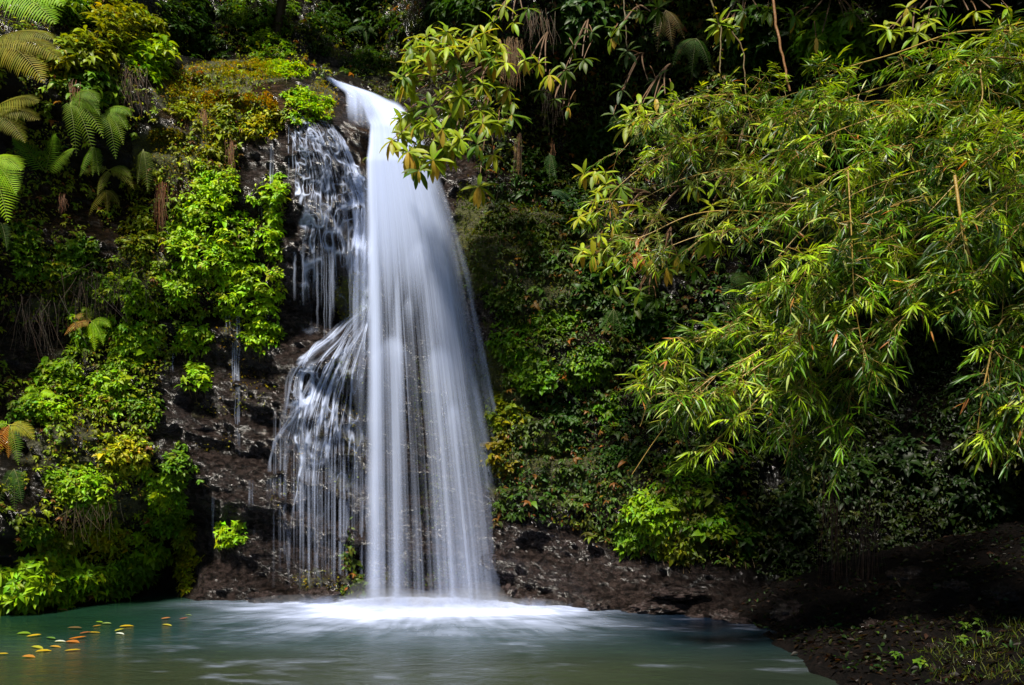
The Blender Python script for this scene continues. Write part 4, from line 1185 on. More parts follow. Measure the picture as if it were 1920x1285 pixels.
def bamboo(label, pts, dens=1.0, spread=.5, leafL=.18, col=None, r=.011, group="bamboo canes arching over the pool", bare=.05):
    c = bez(np.array([P(*q) for q in pts]), 40)
    root = thing("bamboo", label, "bamboo", tuple(c[0]), group)
    ca, tw, fo = Acc(), Acc(), Acc()
    tube(ca, c, r, r * .3, (0.30, 0.19, 0.035), 6)
    seg = np.linalg.norm(np.diff(c, axis=0), axis=1)
    s = np.r_[0, np.cumsum(seg)]
    total = s[-1]
    step = .105 / dens
    for q in np.arange(bare * total, total, step):
        i = min(np.searchsorted(s, q), 39)
        p = c[i]
        tan = nrm(c[min(i + 1, 39)] - c[max(i - 1, 0)])
        f = q / total
        # side branch; the foliage gathers in tufts with gaps between
        gap = float(fbm(p * 1.15 + np.array([3.3, 0, 1.7]), 2, 611))
        if gap < -.07 and rng.random() < .85:
            continue
        bd = nrm(tan * rng.uniform(.2, .9) + rng.normal(0, .75, 3) * np.array([1, .8, .8]) - UP * .12 + np.array([0, -.15, 0]))
        bl = spread * rng.uniform(.35, 1.1) * (1 - .55 * f)
        e = p + bd * bl - UP * bl * .14
        b = bez([p, p + bd * bl * .55, e], 7)
        tube(tw, b, .0045, .002, (0.27, 0.16, 0.03), 4)
        col_b = col or (B_L if rng.random() < .35 else (B_G if rng.random() < .5 else B_D))
        for j in (1, 2, 3, 4, 5, 6):
            if rng.random() < .9:
                td = nrm(nrm(b[j] - b[j - 1]) * .6 + rng.normal(0, .75, 3) * np.array([1.1, .8, .8]) - UP * .22)
                spray(fo, tw, b[j], td, rng.uniform(.14, .3), col_b, rng.integers(6, 13), leafL)
    ca.build("cane", M_CANE, root)
    tw.build("twig", M_CANE, root)
    fo.build("foliage", M_BAMBOO, root)
    return root


# root on the wall or bank, arch, drooping tip : (px, py, distance)
canes = [
    ("bamboo cane reaching farthest towards the fall, its tip bending to the stony shore", [(1750, 420, 9.6), (1560, 560, 9.0), (1420, 660, 8.8), (1320, 720, 8.7), (1240, 810, 8.7), (1185, 890, 8.7)], dict()),
    ("bamboo cane just above the farthest reaching one, tip over the dark hollow", [(1700, 380, 10), (1520, 500, 9.4), (1380, 600, 9.2), (1290, 650, 9.1), (1215, 705, 9.1)], dict(spread=.4)),
    ("slender bare bamboo stem arching into the dark hollow", [(1500, 560, 9.4), (1400, 610, 9.2), (1330, 640, 9.2), (1260, 635, 9.1), (1215, 680, 9.1)], dict(spread=.22, dens=.7, bare=.35)),
    ("bamboo cane ending in a hanging fan beside the farthest tip", [(1650, 560, 9.0), (1480, 650, 8.7), (1330, 740, 8.6), (1230, 740, 8.6), (1200, 800, 8.6)], dict(spread=.4)),
    ("low bamboo cane spreading over the vivid creeper", [(1620, 640, 9.0), (1480, 700, 8.7), (1390, 780, 8.6), (1320, 850, 8.6)], dict()),
    ("low bamboo cane hanging darkest beside the black recess", [(1680, 620, 9.0), (1560, 700, 8.6), (1500, 790, 8.5), (1470, 870, 8.5)], dict()),
    ("bamboo cane with fan leaves over the black recess's upper edge", [(1720, 520, 9.0), (1650, 620, 8.6), (1600, 720, 8.4), (1580, 860, 8.4)], dict()),
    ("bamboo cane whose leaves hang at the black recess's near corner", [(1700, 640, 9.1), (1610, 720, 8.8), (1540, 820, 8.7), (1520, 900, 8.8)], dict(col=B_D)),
    ("upper bamboo cane forming the rounded outer crown", [(1560, 300, 10.4), (1420, 210, 10.1), (1300, 195, 10.0), (1210, 240, 10.0), (1160, 290, 10.0)], dict(leafL=.135)),
    ("bamboo cane inside the rounded outer crown, upper one", [(1560, 320, 10.4), (1420, 260, 10), (1300, 260, 9.9), (1190, 300, 9.9)], dict(leafL=.135)),
    ("bamboo cane inside the rounded outer crown, middle one", [(1580, 380, 10.4), (1430, 320, 10), (1300, 330, 9.9), (1190, 380, 9.9)], dict(leafL=.135, col=(.11, .17, .025))),
    ("bamboo cane along the outer crown's lower side", [(1600, 430, 10.2), (1440, 400, 9.9), (1310, 400, 9.8), (1200, 445, 9.8), (1150, 440, 9.9)], dict(leafL=.135, col=(.13, .18, .03))),
    ("bamboo cane with silvery leaves beneath the outer crown", [(1600, 470, 10), (1440, 430, 9.8), (1320, 440, 9.7), (1190, 490, 9.8)], dict(leafL=.16, dens=.6)),
    ("bamboo cane on the very top of the rounded outer crown", [(1560, 260, 10.2), (1440, 190, 10.0), (1330, 180, 9.9), (1240, 215, 9.9), (1175, 250, 10)], dict(leafL=.135, dens=1.2)),
    ("bamboo cane bulging from the outer crown's dark edge", [(1500, 360, 10.2), (1380, 290, 10), (1250, 290, 9.9), (1165, 345, 9.9), (1130, 390, 10)], dict(leafL=.135, dens=1.2)),
    ("bamboo cane dropping from the upper slope to the crown's inner edge", [(1800, 200, 9.8), (1640, 190, 9.4), (1520, 220, 9.2), (1440, 320, 9.1)], dict()),
    ("highest bamboo cane with long flat leaves at the upper slope", [(1930, 60, 9.2), (1800, 60, 9.0), (1680, 100, 8.9), (1580, 130, 8.9), (1510, 170, 8.9)], dict(spread=.42)),
    ("second highest bamboo cane, just beneath the long flat leaves", [(1980, 120, 9.0), (1840, 120, 8.8), (1700, 150, 8.7), (1570, 190, 8.7), (1470, 215, 8.7)], dict()),
    ("bamboo cane across the middle of the sunny slope", [(1960, 200, 8.8), (1820, 190, 8.6), (1680, 210, 8.5), (1540, 260, 8.5), (1450, 330, 8.5)], dict()),
    ("bamboo cane with white glinting leaves on the sunny slope", [(1960, 260, 8.6), (1820, 250, 8.4), (1680, 280, 8.3), (1560, 330, 8.3), (1470, 400, 8.3)], dict()),
    ("bamboo cane that bends sharply at a yellow bare stem near the top", [(1990, 130, 8.6), (1850, 110, 8.4), (1840, 190, 8.3), (1790, 270, 8.3), (1730, 340, 8.3)], dict(spread=.4)),
    ("bamboo cane below the white glinting leaves", [(1960, 330, 8.4), (1800, 310, 8.2), (1660, 340, 8.1), (1540, 400, 8.1), (1460, 480, 8.1)], dict()),
    ("bamboo cane arching through the centre of the bamboo mass", [(1960, 400, 8.3), (1780, 370, 8.1), (1640, 400, 8.0), (1540, 470, 8.0), (1480, 560, 8.0)], dict()),
    ("bamboo cane with pale fan leaves at the centre's lower side", [(1900, 470, 8.4), (1740, 430, 8.2), (1620, 470, 8.1), (1540, 540, 8.1), (1490, 640, 8.1)], dict()),
    ("bamboo cane curving down past the thin yellow upright stem", [(1850, 480, 8.4), (1700, 480, 8.2), (1600, 540, 8.1), (1540, 640, 8.1), (1500, 730, 8.2)], dict()),
    ("thin yellow upright bamboo stem in the middle of the mass", [(1590, 320, 7.9), (1597, 450, 7.8), (1602, 560, 7.8), (1615, 640, 7.8), (1625, 710, 7.8)], dict(spread=.35, dens=.8, bare=.25, r=.008)),
    ("bamboo cane arching over the top of the black recess", [(1960, 520, 8.0), (1860, 500, 7.8), (1760, 530, 7.7), (1690, 600, 7.7)], dict()),
    ("bamboo cane whose wide fan hangs into the black recess", [(1900, 440, 8.0), (1800, 450, 7.8), (1740, 510, 7.7), (1700, 560, 7.7)], dict(spread=.4)),
    ("thick orange bamboo cane standing above the recess's far corner", [(1790, 330, 7.6), (1805, 430, 7.5), (1825, 510, 7.5), (1838, 590, 7.5)], dict(spread=.32, dens=.55, r=.017, bare=.3)),
    ("bamboo cane branching at the picture edge above the recess", [(2010, 380, 7.6), (1920, 420, 7.4), (1850, 500, 7.4), (1800, 580, 7.4)], dict()),
    ("bamboo cane trailing down the picture edge, upper length", [(1990, 480, 7.6), (1930, 560, 7.4), (1880, 640, 7.3), (1840, 700, 7.3)], dict()),
    ("bamboo cane hanging beside the black recess with orange twigs", [(1960, 560, 7.5), (1880, 600, 7.3), (1850, 700, 7.2), (1835, 790, 7.2), (1830, 840, 7.2)], dict(spread=.32, dens=.8)),
    ("lowest bamboo cane, its fan of leaves hanging in front of blackness", [(2020, 620, 7.4), (1940, 680, 7.2), (1890, 760, 7.1), (1880, 860, 7.1)], dict(spread=.4)),
    ("bamboo cane with drooping fans at the picture edge's middle", [(2030, 540, 7.4), (1960, 640, 7.2), (1920, 740, 7.1), (1905, 830, 7.1)], dict()),
    ("bamboo cane at the picture edge beneath the highest ones", [(2020, 240, 8.0), (1920, 260, 7.8), (1820, 320, 7.7), (1740, 400, 7.7)], dict()),
    ("bamboo cane at the picture edge with broad silvery blades", [(2020, 330, 7.8), (1920, 350, 7.6), (1840, 400, 7.5), (1770, 470, 7.5)], dict()),
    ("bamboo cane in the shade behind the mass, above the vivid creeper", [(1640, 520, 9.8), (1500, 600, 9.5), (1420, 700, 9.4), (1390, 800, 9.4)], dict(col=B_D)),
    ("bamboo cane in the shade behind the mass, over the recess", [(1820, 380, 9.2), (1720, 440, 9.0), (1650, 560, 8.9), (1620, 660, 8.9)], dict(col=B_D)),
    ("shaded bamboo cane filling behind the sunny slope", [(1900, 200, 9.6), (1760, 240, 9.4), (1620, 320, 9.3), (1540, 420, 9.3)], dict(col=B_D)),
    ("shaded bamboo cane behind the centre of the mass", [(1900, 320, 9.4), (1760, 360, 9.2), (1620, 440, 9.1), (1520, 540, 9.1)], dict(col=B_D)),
]
canes += [(lb, [(a[0] * F / a[1] + CX, HY - (a[2] - EYE) * F / a[1], a[1]) for a in q], dict(dens=.9, spread=.8)) for lb, q in (  # unseen overhead canes added to shade the bank
    ("unseen bamboo cane added to shade the near bank, above the picture's upper corner", [(8.5, 6.5, 4.5), (7.0, 6.8, 7.2), (5.5, 6.6, 7.9), (4.0, 6.4, 7.4)]),
    ("unseen bamboo cane added overhead for shade between the near bank and the sunny slope", [(8.6, 7.4, 4.8), (7.2, 7.4, 7.4), (5.8, 7.3, 8.3), (4.3, 7.2, 8.0)]),
    ("unseen bamboo cane added overhead for shade, nearest to the water's near end", [(8.2, 5.2, 4.0), (7.0, 5.5, 6.4), (5.8, 5.6, 7.0), (4.6, 5.4, 6.6)]),
    ("unseen bamboo cane added overhead for shade, arching beside the nearest one", [(8.2, 4.2, 4.0), (7.0, 4.5, 6.4), (5.8, 4.7, 7.2), (4.9, 4.6, 7.0)]),
    ("unseen bamboo cane added overhead for shade, reaching highest of all", [(8.8, 8.2, 5.0), (7.6, 8.0, 7.9), (6.2, 7.9, 8.8), (4.8, 7.8, 8.6)]))]
for lb, pts, kw in canes:
    bamboo(lb, pts, **kw)

# ------------------------------------------------------------------ hanging roots, grass, vines
def root_tuft(label, px, py, w, h, col, n, Yoff=.25, name="root_tuft", cat="hanging roots", group="tufts of hanging roots"):
    p0 = surf([px], [py])[0] - np.array([0, Yoff, 0])
    a = Acc()
    Yd = p0[1]
    for k in range(n):
        x0, x1 = px + rng.normal(0, w * .5), 0
        y0 = py + rng.uniform(-.1, .35) * h
        ln = h * rng.uniform(.4, 1.05)
        t = np.linspace(0, 1, 9)
        x = x0 + rng.normal(0, w * .35) * t + rng.uniform(2, 6) * noise2(t * 4, t * 0 + k * 1.7, k % 50, 2)
        tube(a, P(x, y0 + ln * t, Yd + rng.normal(0, .07) - .05 * t), .0035 * rng.uniform(.6, 1.5), .0015, jit(col, 1, .3)[0], 3)
    return tag(a.build(name, M_BARK), label, cat, group)


RED, STRAW, DKR = (0.20, 0.075, 0.02), (0.22, 0.14, 0.04), (0.05, 0.03, 0.015)
for it in [
    ("reddish roots dangling in the gap beneath the shaded upright fern", 118, 365, 8, 34, RED, 26),
    ("orange red roots hanging from the mossy mound's drip edge", 382, 205, 6, 34, RED, 26),
    ("long orange roots under the pale fern, beside lime creeper", 303, 345, 12, 75, RED, 46),
    ("red roots trailing below the yellow moss of the ledge", 432, 262, 8, 60, RED, 30),
    ("rust coloured roots by the bronze drooping fern's tips", 138, 150, 8, 46, RED, 24),
    ("straw coloured grass beard beside the big shrub, thickest one", 962, 75, 20, 75, (.17, .095, .025), 120),
    ("straw grass beard hanging lower, straight under the thickest one", 972, 255, 7, 70, (.11, .06, .02), 34),
    ("thin brown roots hanging in the dark beyond the grass beards", 1040, 130, 26, 90, (.06, .035, .015), 40),
    ("forked brown root tuft ending half way down the dark wall", 1036, 260, 5, 44, (.22, .10, .03), 16),
    ("brown roots over the dark wall at the top edge", 1010, 20, 34, 60, (.08, .05, .02), 44),
    ("dark roots hanging on the shaded soil under the creepers", 180, 500, 90, 90, DKR, 60),
    ("dark roots below the edge ferns, over the bare soil face", 60, 560, 60, 100, DKR, 50),
    ("fine roots hanging over the mossy ledge above the thicket", 150, 945, 60, 60, (.07, .05, .02), 50),
    ("brown roots beneath the bush that arches over the mound", 240, 130, 40, 70, (.09, .05, .02), 50),
    ("dark roots in the black recess, closest to the creepers", 1560, 900, 30, 230, (.045, .022, .012), 40, 1.2),
    ("dark roots deep in the black recess under the bamboo", 1620, 920, 40, 240, (.035, .02, .012), 40, 1.2),
]:
    root_tuft(*it)


def vine(label, pts, r, col, leaf=0, name="vine"):
    c = bez(np.array([P(*q) for q in pts]), 30)
    c[:, :] += .02 * np.stack([noise2(np.linspace(0, 9, 30), np.zeros(30) + s, 60 + s, 2) for s in range(3)], -1)
    root = thing(name, label, "vine", tuple(c[0]), "vines hanging in the gorge")
    a = Acc()
    tube(a, c, r, r * .7, col, 6)
    a.build("stem", M_BARK, root)
    if leaf:
        f = Acc()
        k = rng.integers(0, 30, leaf)
        leaves(f, OVATE, c[k], rng.normal(0, .6, (leaf, 3)) - UP * .3, UP + rng.normal(0, .4, (leaf, 3)), rng.uniform(.06, .11, leaf), rng.uniform(.03, .05, leaf), .3, jit(OLIVE, leaf))
        f.build("foliage", M_LEAF, root)


vine("slanting brown vine stem crossing the dark at the top", [(1446, -30, 9.8), (1456, 50, 9.8), (1468, 110, 9.8), (1481, 170, 9.8)], .018, (.22, .10, .03))
vine("thin mossy vine with leaves, hanging from the shrub at the top", [(1326, -20, 11), (1345, 35, 11), (1352, 60, 11), (1350, 110, 11), (1352, 150, 11)], .012, (.14, .10, .03), 16)
vine("crooked thin vine hanging beside the mossy one", [(1372, 60, 10.6), (1392, 90, 10.6), (1396, 140, 10.6), (1400, 185, 10.6)], .010, (.14, .09, .03), 8)
vine("lower red brown vine stem entering the bamboo", [(1490, 200, 9.6), (1500, 260, 9.5), (1512, 310, 9.5)], .014, (.17, .07, .03))
vine("pale liana hanging at the top over the dark wall", [(1168, -20, 12.4), (1172, 40, 12.4), (1176, 90, 12.4)], .011, (.12, .09, .04))
vine("thin curved liana below the big shrub's lowest whorl", [(905, 280, 12), (930, 300, 12), (934, 350, 12), (925, 400, 12.3)], .006, (.12, .09, .04))

# mossy cushions standing on the ledge
def cushion(label, px, py, rx, ry, rz, col, seed):
    """moss grown over the rock: short blades over a lumpy patch of its surface"""
    n = 7000
    r = 1.15 * rng.random(n) ** .6
    a_ = rng.random(n) * 2 * np.pi
    p = surf(px + rx * 130 * r * np.cos(a_), py + max(rz, .12) * 130 * r * np.sin(a_))
    h = .5 + .9 * fbm(p * 3.5, 3, seed) - .55 * r ** 2
    keep = h > 0
    p, h = p[keep], h[keep]
    nn = nrm(cliff_n(p) + UP * .8)
    q = p + nn * (h * rng.uniform(.2, 1, len(p)) * .13)[:, None]
    ln = rng.uniform(.02, .05, len(q))
    a = Acc()
    leaves(a, SMALL, q, nn + rng.normal(0, .6, q.shape), UP + rng.normal(0, .6, q.shape), ln, ln * .5, .2, jit(col, len(q), .35, .2))
    return tag(a.build("moss_cushion", M_LEAF), label, "moss", "moss cushions on the ledge")


OR, YM = (.32, .21, .005), (.26, .28, .005)
cushion("long yellow moss cushion lying on the ledge's upper rim", 468, 133, .42, .25, .10, YM, 1)
cushion("rounded moss mound at the ledge's end by the dark overhang", 352, 160, .42, .3, .16, (.15, .15, .012), 2)
cushion("orange moss cushion on the ledge face above the sunny creeper", 470, 200, .26, .16, .18, OR, 3)
cushion("orange moss strip running down beside the yellow creeper", 500, 200, .14, .12, .16, OR, 4)
cushion("brown orange moss cushion beside the bare ledge stone", 420, 192, .24, .16, .14, (.16, .11, .012), 5)
cushion("small green moss cushion at the ledge rim near the lip", 520, 128, .2, .16, .06, LIME, 6)
cushion("low moss mound on the shaded shelf under the overhang", 318, 262, .35, .2, .10, (.12, .13, .012), 7)
cushion("moss hump with orange edge over the red roots", 390, 190, .3, .2, .12, (.17, .13, .012), 8)

# trees above the frame, most of them added to cast shade
def tree(label, root, mids, crowns, n, col, L=.13):
    r_ = thing("tree", label, "tree", tuple(root), "trees above the gorge rim")
    t, f = Acc(), Acc()
    pts = [np.array(root)] + [np.array(m_) for m_ in mids]
    tube(t, bez(pts, 16), .14, .07, (.035, .022, .014), 9)
    for c, rad_ in crowns:
        c = np.array(c)
        tube(t, bez([pts[-1], (pts[-1] + c) / 2 + UP * .3, c], 8), .05, .015, (.04, .025, .015), 6)
        v = nrm(rng.normal(0, 1, (n, 3))) * rng.random((n, 1)) ** .4
        g_ = 1 + .5 * fbm(v * 2.5 + c, 3, 77)
        q = c + v * g_[:, None] * np.array(rad_)
        rosettes(f, q, nrm(v + UP * .8), 5, L, col, ratio=.4)
    t.build("trunk", M_BARK, r_)
    f.build("crown", M_LEAF, r_)


tree("tree added to shade the ravine behind the stream", (-5.2, 17.2, 9.6), [(-5.0, 16.5, 11.5), (-4.2, 15.6, 12.6)], [((-3.9, 15.2, 12.9), (1.3, 1.2, .9)), ((-2.4, 15.0, 13.0), (1.3, 1.2, .9)), ((-5.2, 15.4, 12.9), (1.2, 1, .8))], 520, DEEP)
tree("tree added to shade the wall beyond the big shrub", (1.0, 15.2, 11.0), [(.8, 14.2, 12.4), (.4, 13.6, 13.2)], [((-.8, 13.8, 13.2), (1.3, 1.1, .8)), ((.8, 13.2, 13.0), (1.3, 1.1, .8)), ((2.4, 13.0, 12.9), (1.3, 1.1, .8))], 520, DEEP)
tree("unseen tree added over the bamboo mass to shade the recess", (9.0, 11.0, 6.5), [(8.0, 10.4, 8.2), (6.8, 10.2, 9.0)], [((4.2, 10.3, 9.7), (1.3, 1.1, .6)), ((5.9, 10.2, 9.5), (1.2, 1.1, .6)), ((7.3, 9.6, 9.3), (1.2, 1.1, .6)), ((2.6, 11.3, 9.9), (1.1, .9, .5)), ((6.4, 11.4, 9.6), (1.2, 1.0, .6)), ((4.6, 11.4, 9.8), (1.2, .9, .5))], 520, DEEP)
tree("unseen tree added to shade the near bank", (8.6, 2.5, 3.0), [(8.0, 2.8, 6.0), (7.0, 3.2, 7.6)], [((5.2, 3.6, 8.2), (1.3, 1.1, .6)), ((6.8, 4.0, 8.2), (1.2, 1.1, .6)), ((4.2, 4.4, 8.4), (1.1, .9, .5)), ((7.4, 5.2, 8.4), (1.2, 1.1, .6)), ((6.0, 2.6, 8.0), (1.2, 1.0, .6))], 520, DEEP)
tree("black based tree standing between the bush and the ravine", (-6.9, 16.2, 9.8), [(-6.8, 16.2, 11.4), (-6.6, 15.9, 12.6)], [((-7.0, 15.3, 12.9), (1.2, 1, .8))], 420, DEEP)

# undergrowth: what nobody could count, over all the remaining soil
n = 180000
px, py = rng.uniform(-420, 2480, n), rng.uniform(-60, 1170, n)
bm = blob(px, py, BARE, .2)
nzp = noise2(px / 55, py / 55, 201, 3)
keep = (bm < .35) & (nzp > -.3) & ((px > 640) | (nzp + noise2(px / 18, py / 18, 211, 2) > -.1))
px, py = px[keep], py[keep]
p = surf(px, py)
keep = p[:, 2] > .05
p, px, py = p[keep], px[keep], py[keep]
nn = cliff_n(p)
m = len(p)
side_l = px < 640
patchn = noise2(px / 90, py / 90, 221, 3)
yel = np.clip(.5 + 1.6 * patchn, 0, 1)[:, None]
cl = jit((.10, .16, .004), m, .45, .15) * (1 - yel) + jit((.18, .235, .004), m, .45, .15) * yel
cr_ = jit((.022, .055, .005), m, .5, .15) * (1 - yel) + jit((.06, .085, .006), m, .5, .15) * yel  # wall past the fall: darker leaves, its shade put into the colour
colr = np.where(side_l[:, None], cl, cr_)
colr = np.where((px > 1400)[:, None], colr * .4, colr)  # recess shade painted into the leaf colour
brown = (rng.random(m) < .10) & (px < 1400)
colr[brown] = jit((.13, .06, .012), int(brown.sum()), .3)
L_ = np.where(side_l, rng.uniform(.03, .08, m), rng.uniform(.035, .10, m))
acc = Acc()
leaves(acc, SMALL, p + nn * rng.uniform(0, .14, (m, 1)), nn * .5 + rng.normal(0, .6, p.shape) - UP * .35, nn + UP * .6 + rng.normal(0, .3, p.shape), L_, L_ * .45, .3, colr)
w_ = rng.choice(m, min(m, 20000), replace=False)
w_ = w_[noise2(px[w_] / 30, py[w_] / 30, 231, 2) > -.05]
for a_, b_ in ((True, .062), (False, .085)):
    q_ = w_[side_l[w_] == a_]
    pq, nq = p[q_], nn[q_]
    ax = nrm(nq * .65 + UP * .75 + rng.normal(0, .25, pq.shape))
    cc_ = colr[q_] * 1.15
    ref = nrm(rng.normal(0, 1, pq.shape)); t1 = nrm(np.cross(ax, ref)); t2 = np.cross(ax, t1)
    for k in range(5):
        th = 2 * np.pi * k / 5 + rng.uniform(-.3, .3, len(q_))
        ln = b_ * np.exp(rng.normal(0, .3, len(q_)))
        leaves(acc, OVATE, pq + nq * .1, np.cos(th)[:, None] * t1 + np.sin(th)[:, None] * t2 + ax * .25 - UP * .15, ax, ln, ln * .42, .5, cc_)
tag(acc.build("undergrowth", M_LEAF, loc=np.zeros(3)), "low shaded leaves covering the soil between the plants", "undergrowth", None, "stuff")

n = 330000
i_, j_ = rng.integers(0, len(gx), n), rng.integers(0, len(gz), n)
ok = (mossy[i_, j_] * (.75 + .9 * nz[i_, j_]) > rng.uniform(.3, .78, n)) & (np.abs(PXg[i_, j_] - 960) < 1000)
i_, j_ = i_[ok], j_[ok]
q = pos[i_, j_]
q[:, 0] += rng.uniform(-.018, .018, len(q)); q[:, 2] += rng.uniform(-.018, .018, len(q)); q[:, 1] = cliff_y(q[:, 0], q[:, 2])
nn = cliff_n(q, .05)
mm_ = len(q)
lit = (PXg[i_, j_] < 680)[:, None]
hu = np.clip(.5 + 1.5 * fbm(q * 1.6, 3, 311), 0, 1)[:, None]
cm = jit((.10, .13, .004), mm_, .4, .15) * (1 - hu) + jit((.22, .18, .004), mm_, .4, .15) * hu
cm = np.where(lit, cm * 1.15, cm * np.array([.42, .62, .5]))  # moss past the fall drawn dimmer, shade put into its colour
h = np.clip(.5 + fbm(q * 5, 2, 317), 0, 1)[:, None]
ln = rng.uniform(.022, .06, mm_)
acc = Acc()
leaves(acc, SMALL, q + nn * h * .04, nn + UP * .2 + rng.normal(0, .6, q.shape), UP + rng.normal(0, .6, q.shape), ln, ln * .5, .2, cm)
tag(acc.build("moss", M_LEAF, loc=np.zeros(3)), "yellow and green moss growing over the wet rock", "moss", None, "stuff")

# litter, twigs and dark seedlings strewn over the bank
n = 16000
X, Y = rng.uniform(3.25, 8.5, n), rng.uniform(4.0, 12.0, n)
b = np.c_[X, Y, bank_z(X, Y) + .01]
ok = noise2(X * 1.4, Y * 1.4, 331, 3) + rng.uniform(-.4, .4, n) > -.1
b = b[ok]; m = len(b)
acc = Acc()
ln = rng.uniform(.03, .13, m)
leaves(acc, SMALL, b, rng.normal(0, 1, (m, 3)) * np.array([1, 1, .25]), UP + rng.normal(0, .45, (m, 3)), ln, ln * rng.uniform(.15, .55, m), .2, jit((.010, .006, .003), m, .6, .15))
k = rng.choice(m, 1800, replace=False)
leaves(acc, OVATE, b[k] + UP * .02, rng.normal(0, 1, (1800, 3)) + UP * .5, UP + rng.normal(0, .4, (1800, 3)), rng.uniform(.04, .10, 1800), rng.uniform(.02, .045, 1800), .3, jit((.012, .028, .004), 1800, .5, .2))
tag(acc.build("leaf_litter", M_LEAF, loc=np.zeros(3)), "dead leaves and seedlings strewn over the dark bank", "leaf litter", None, "stuff")

# grass and small herbs on the near bank
n = 30000
X = rng.uniform(3.4, 7.5, n)
Y = rng.uniform(5.0, 9.5, n)
w = blob(X, Y, [(4.6, 6.8, .7, 1.3)], .5) * (0.5 + .8 * noise2(X * 1.5, Y * 1.5, 301, 3))
keep = rng.random(n) < np.clip(w, 0, 1)
X, Y = X[keep], Y[keep]
b = np.c_[X, Y, bank_z(X, Y)]
m = len(b)
acc = Acc()
leaves(acc, LANCE, b, UP + rng.normal(0, .5, (m, 3)), rng.normal(0, 1, (m, 3)), rng.uniform(.04, .13, m), rng.uniform(.004, .008, m), .35, jit((.055, .075, .006), m, .35, .15))
tag(acc.build("grass", M_LEAF, loc=np.zeros(3)), "thin yellow green grass on the near bank", "grass", None, "stuff")


def ray_bank(px, py):
    for Y in np.arange(4.5, 12, .02):
        q = P(px, py, Y)
        if q[2] <= bank_z(q[0], q[1]):
            return q
    return q


for lb, px_, py_, k in [("small lit herb alone on the dark bank, nearest the water", 1680, 1245, 3), ("upper lit herb on the dark bank, with three pale leaves", 1805, 1190, 4), ("lit herb right under the upper one on the bank", 1806, 1212, 4),
                        ("lit herb beside the grass, apart from the upper pair", 1850, 1205, 3), ("tiny herb above the lit herb beside the grass", 1842, 1182, 2), ("dim low herb near the frame's bottom between the others", 1725, 1258, 4)]:
    q = ray_bank(px_, py_)
    root = thing("herb", lb, "herb", tuple(q), "small herbs on the bank")
    f, s = Acc(), Acc()
    t = np.array([q + np.array([rng.normal(0, .03), rng.normal(0, .03), .06 + .05 * rng.random()]) for _ in range(k)])
    rosettes(f, t, np.tile(UP + np.array([0, -.5, 0]), (k, 1)), 4, .05, (.06, .12, .006), ratio=.5)
    for a_ in t:
        tube(s, [q, (q + a_) / 2 + np.array([.01, 0, 0]), a_], .003, .002, (.06, .09, .02), 4)
    f.build("foliage", M_LEAF, root)
    s.build("stem", M_BARK, root)

# ------------------------------------------------------------------ rocks along the shore
def rock(label, c, r, seed, tintc=(.06, .045, .04), moss=.1):
    th_, ph = np.meshgrid(np.linspace(0.001, np.pi - .001, 30), np.linspace(0, 2 * np.pi, 50), indexing="ij")
    s = np.stack([np.sin(th_) * np.cos(ph), np.sin(th_) * np.sin(ph), np.cos(th_)], -1)
    s[:, -1] = s[:, 0]
    a1, a2, cvv = worley(s * 1.6 + seed * 3.1, seed)
    rr_ = .75 + .35 * sst(0, .5, a2 - a1) * (.4 + cvv) * .7 + .22 * fbm(s * 2.5 + seed, 4, seed)
    a = Acc()
    a.add(np.asarray(c) + s * rr_[..., None] * np.asarray(r), grid_faces(30, 50), tintc, np.full(s[..., 0].size, moss))
    return tag(a.build("rock", M_ROCK), label, "rock", "rocks along the pool's edge")


for i, (lb, px_, py_, Y_, r) in enumerate([
    ("wet black rock washed by bright water on the dark shore", 1190, 1148, 12.1, (.22, .2, .10)),
    ("long low rock slab at the dark shore beneath the vivid creeper", 1235, 1140, 12.0, (.45, .3, .13)),
    ("flat rock shelf above the long slab", 1270, 1112, 12.0, (.5, .3, .10)),
    ("dark rock at the waterline between slab and recess", 1310, 1162, 11.7, (.3, .25, .09)),
    ("rounded brown rock near the recess's waterline", 1360, 1160, 11.5, (.25, .25, .14)),
    ("low rock where the dark shore turns towards the bank", 1400, 1172, 11.2, (.28, .25, .12)),
    ("knobbly rock at the foot of the brown face beside the fall", 1000, 1130, 12.75, (.3, .2, .14)),
    ("small glinting rock between the brown face and the slab", 1120, 1138, 12.3, (.2, .2, .10)),
    ("pale speckled rock on the bank's edge, farther one", 1525, 1195, 9.9, (.14, .12, .12)),
    ("pale speckled rock on the bank's edge, nearer one", 1600, 1262, 8.1, (.14, .12, .07)),
    ("dark rock half sunk on the bank between the speckled ones", 1560, 1225, 8.9, (.18, .16, .09)),
    ("brown rock hump at the foot of the fall's outer edge", 955, 1118, 12.95, (.22, .2, .2)),
    ("mossy rock under the falling trickles, half in spray", 600, 1118, 13.0, (.35, .25, .16)),
    ("brown rock in spray between yellow tuft and trickles", 500, 1122, 13.1, (.35, .25, .13)),
]):
    rock(lb, P(px_, py_, Y_), r, 30 + i, moss=.25 if "moss" in lb else .08)

for i, (lb, px_, py_, r) in enumerate([
    ("rounded stone on the dark bank above the speckled rocks", 1640, 1175, (.16, .14, .10)),
    ("flat stone on the dark bank, near the lit herbs", 1762, 1215, (.13, .11, .06)),
    ("largest dim stone on the bank deep in the recess", 1700, 1085, (.32, .26, .2)),
    ("dim stone beside the largest one in the recess", 1790, 1105, (.2, .18, .12)),
    ("stone at the frame's edge under the bamboo tips", 1880, 1120, (.22, .2, .14)),
    ("small stone between the flat stone and the grass", 1822, 1245, (.09, .08, .05)),
    ("squat stone at the recess's waterline, past the roots", 1480, 1150, (.3, .28, .2)),
]):
    rock(lb, ray_bank(px_, py_), r, 60 + i, tintc=(.03, .022, .018), moss=.2)

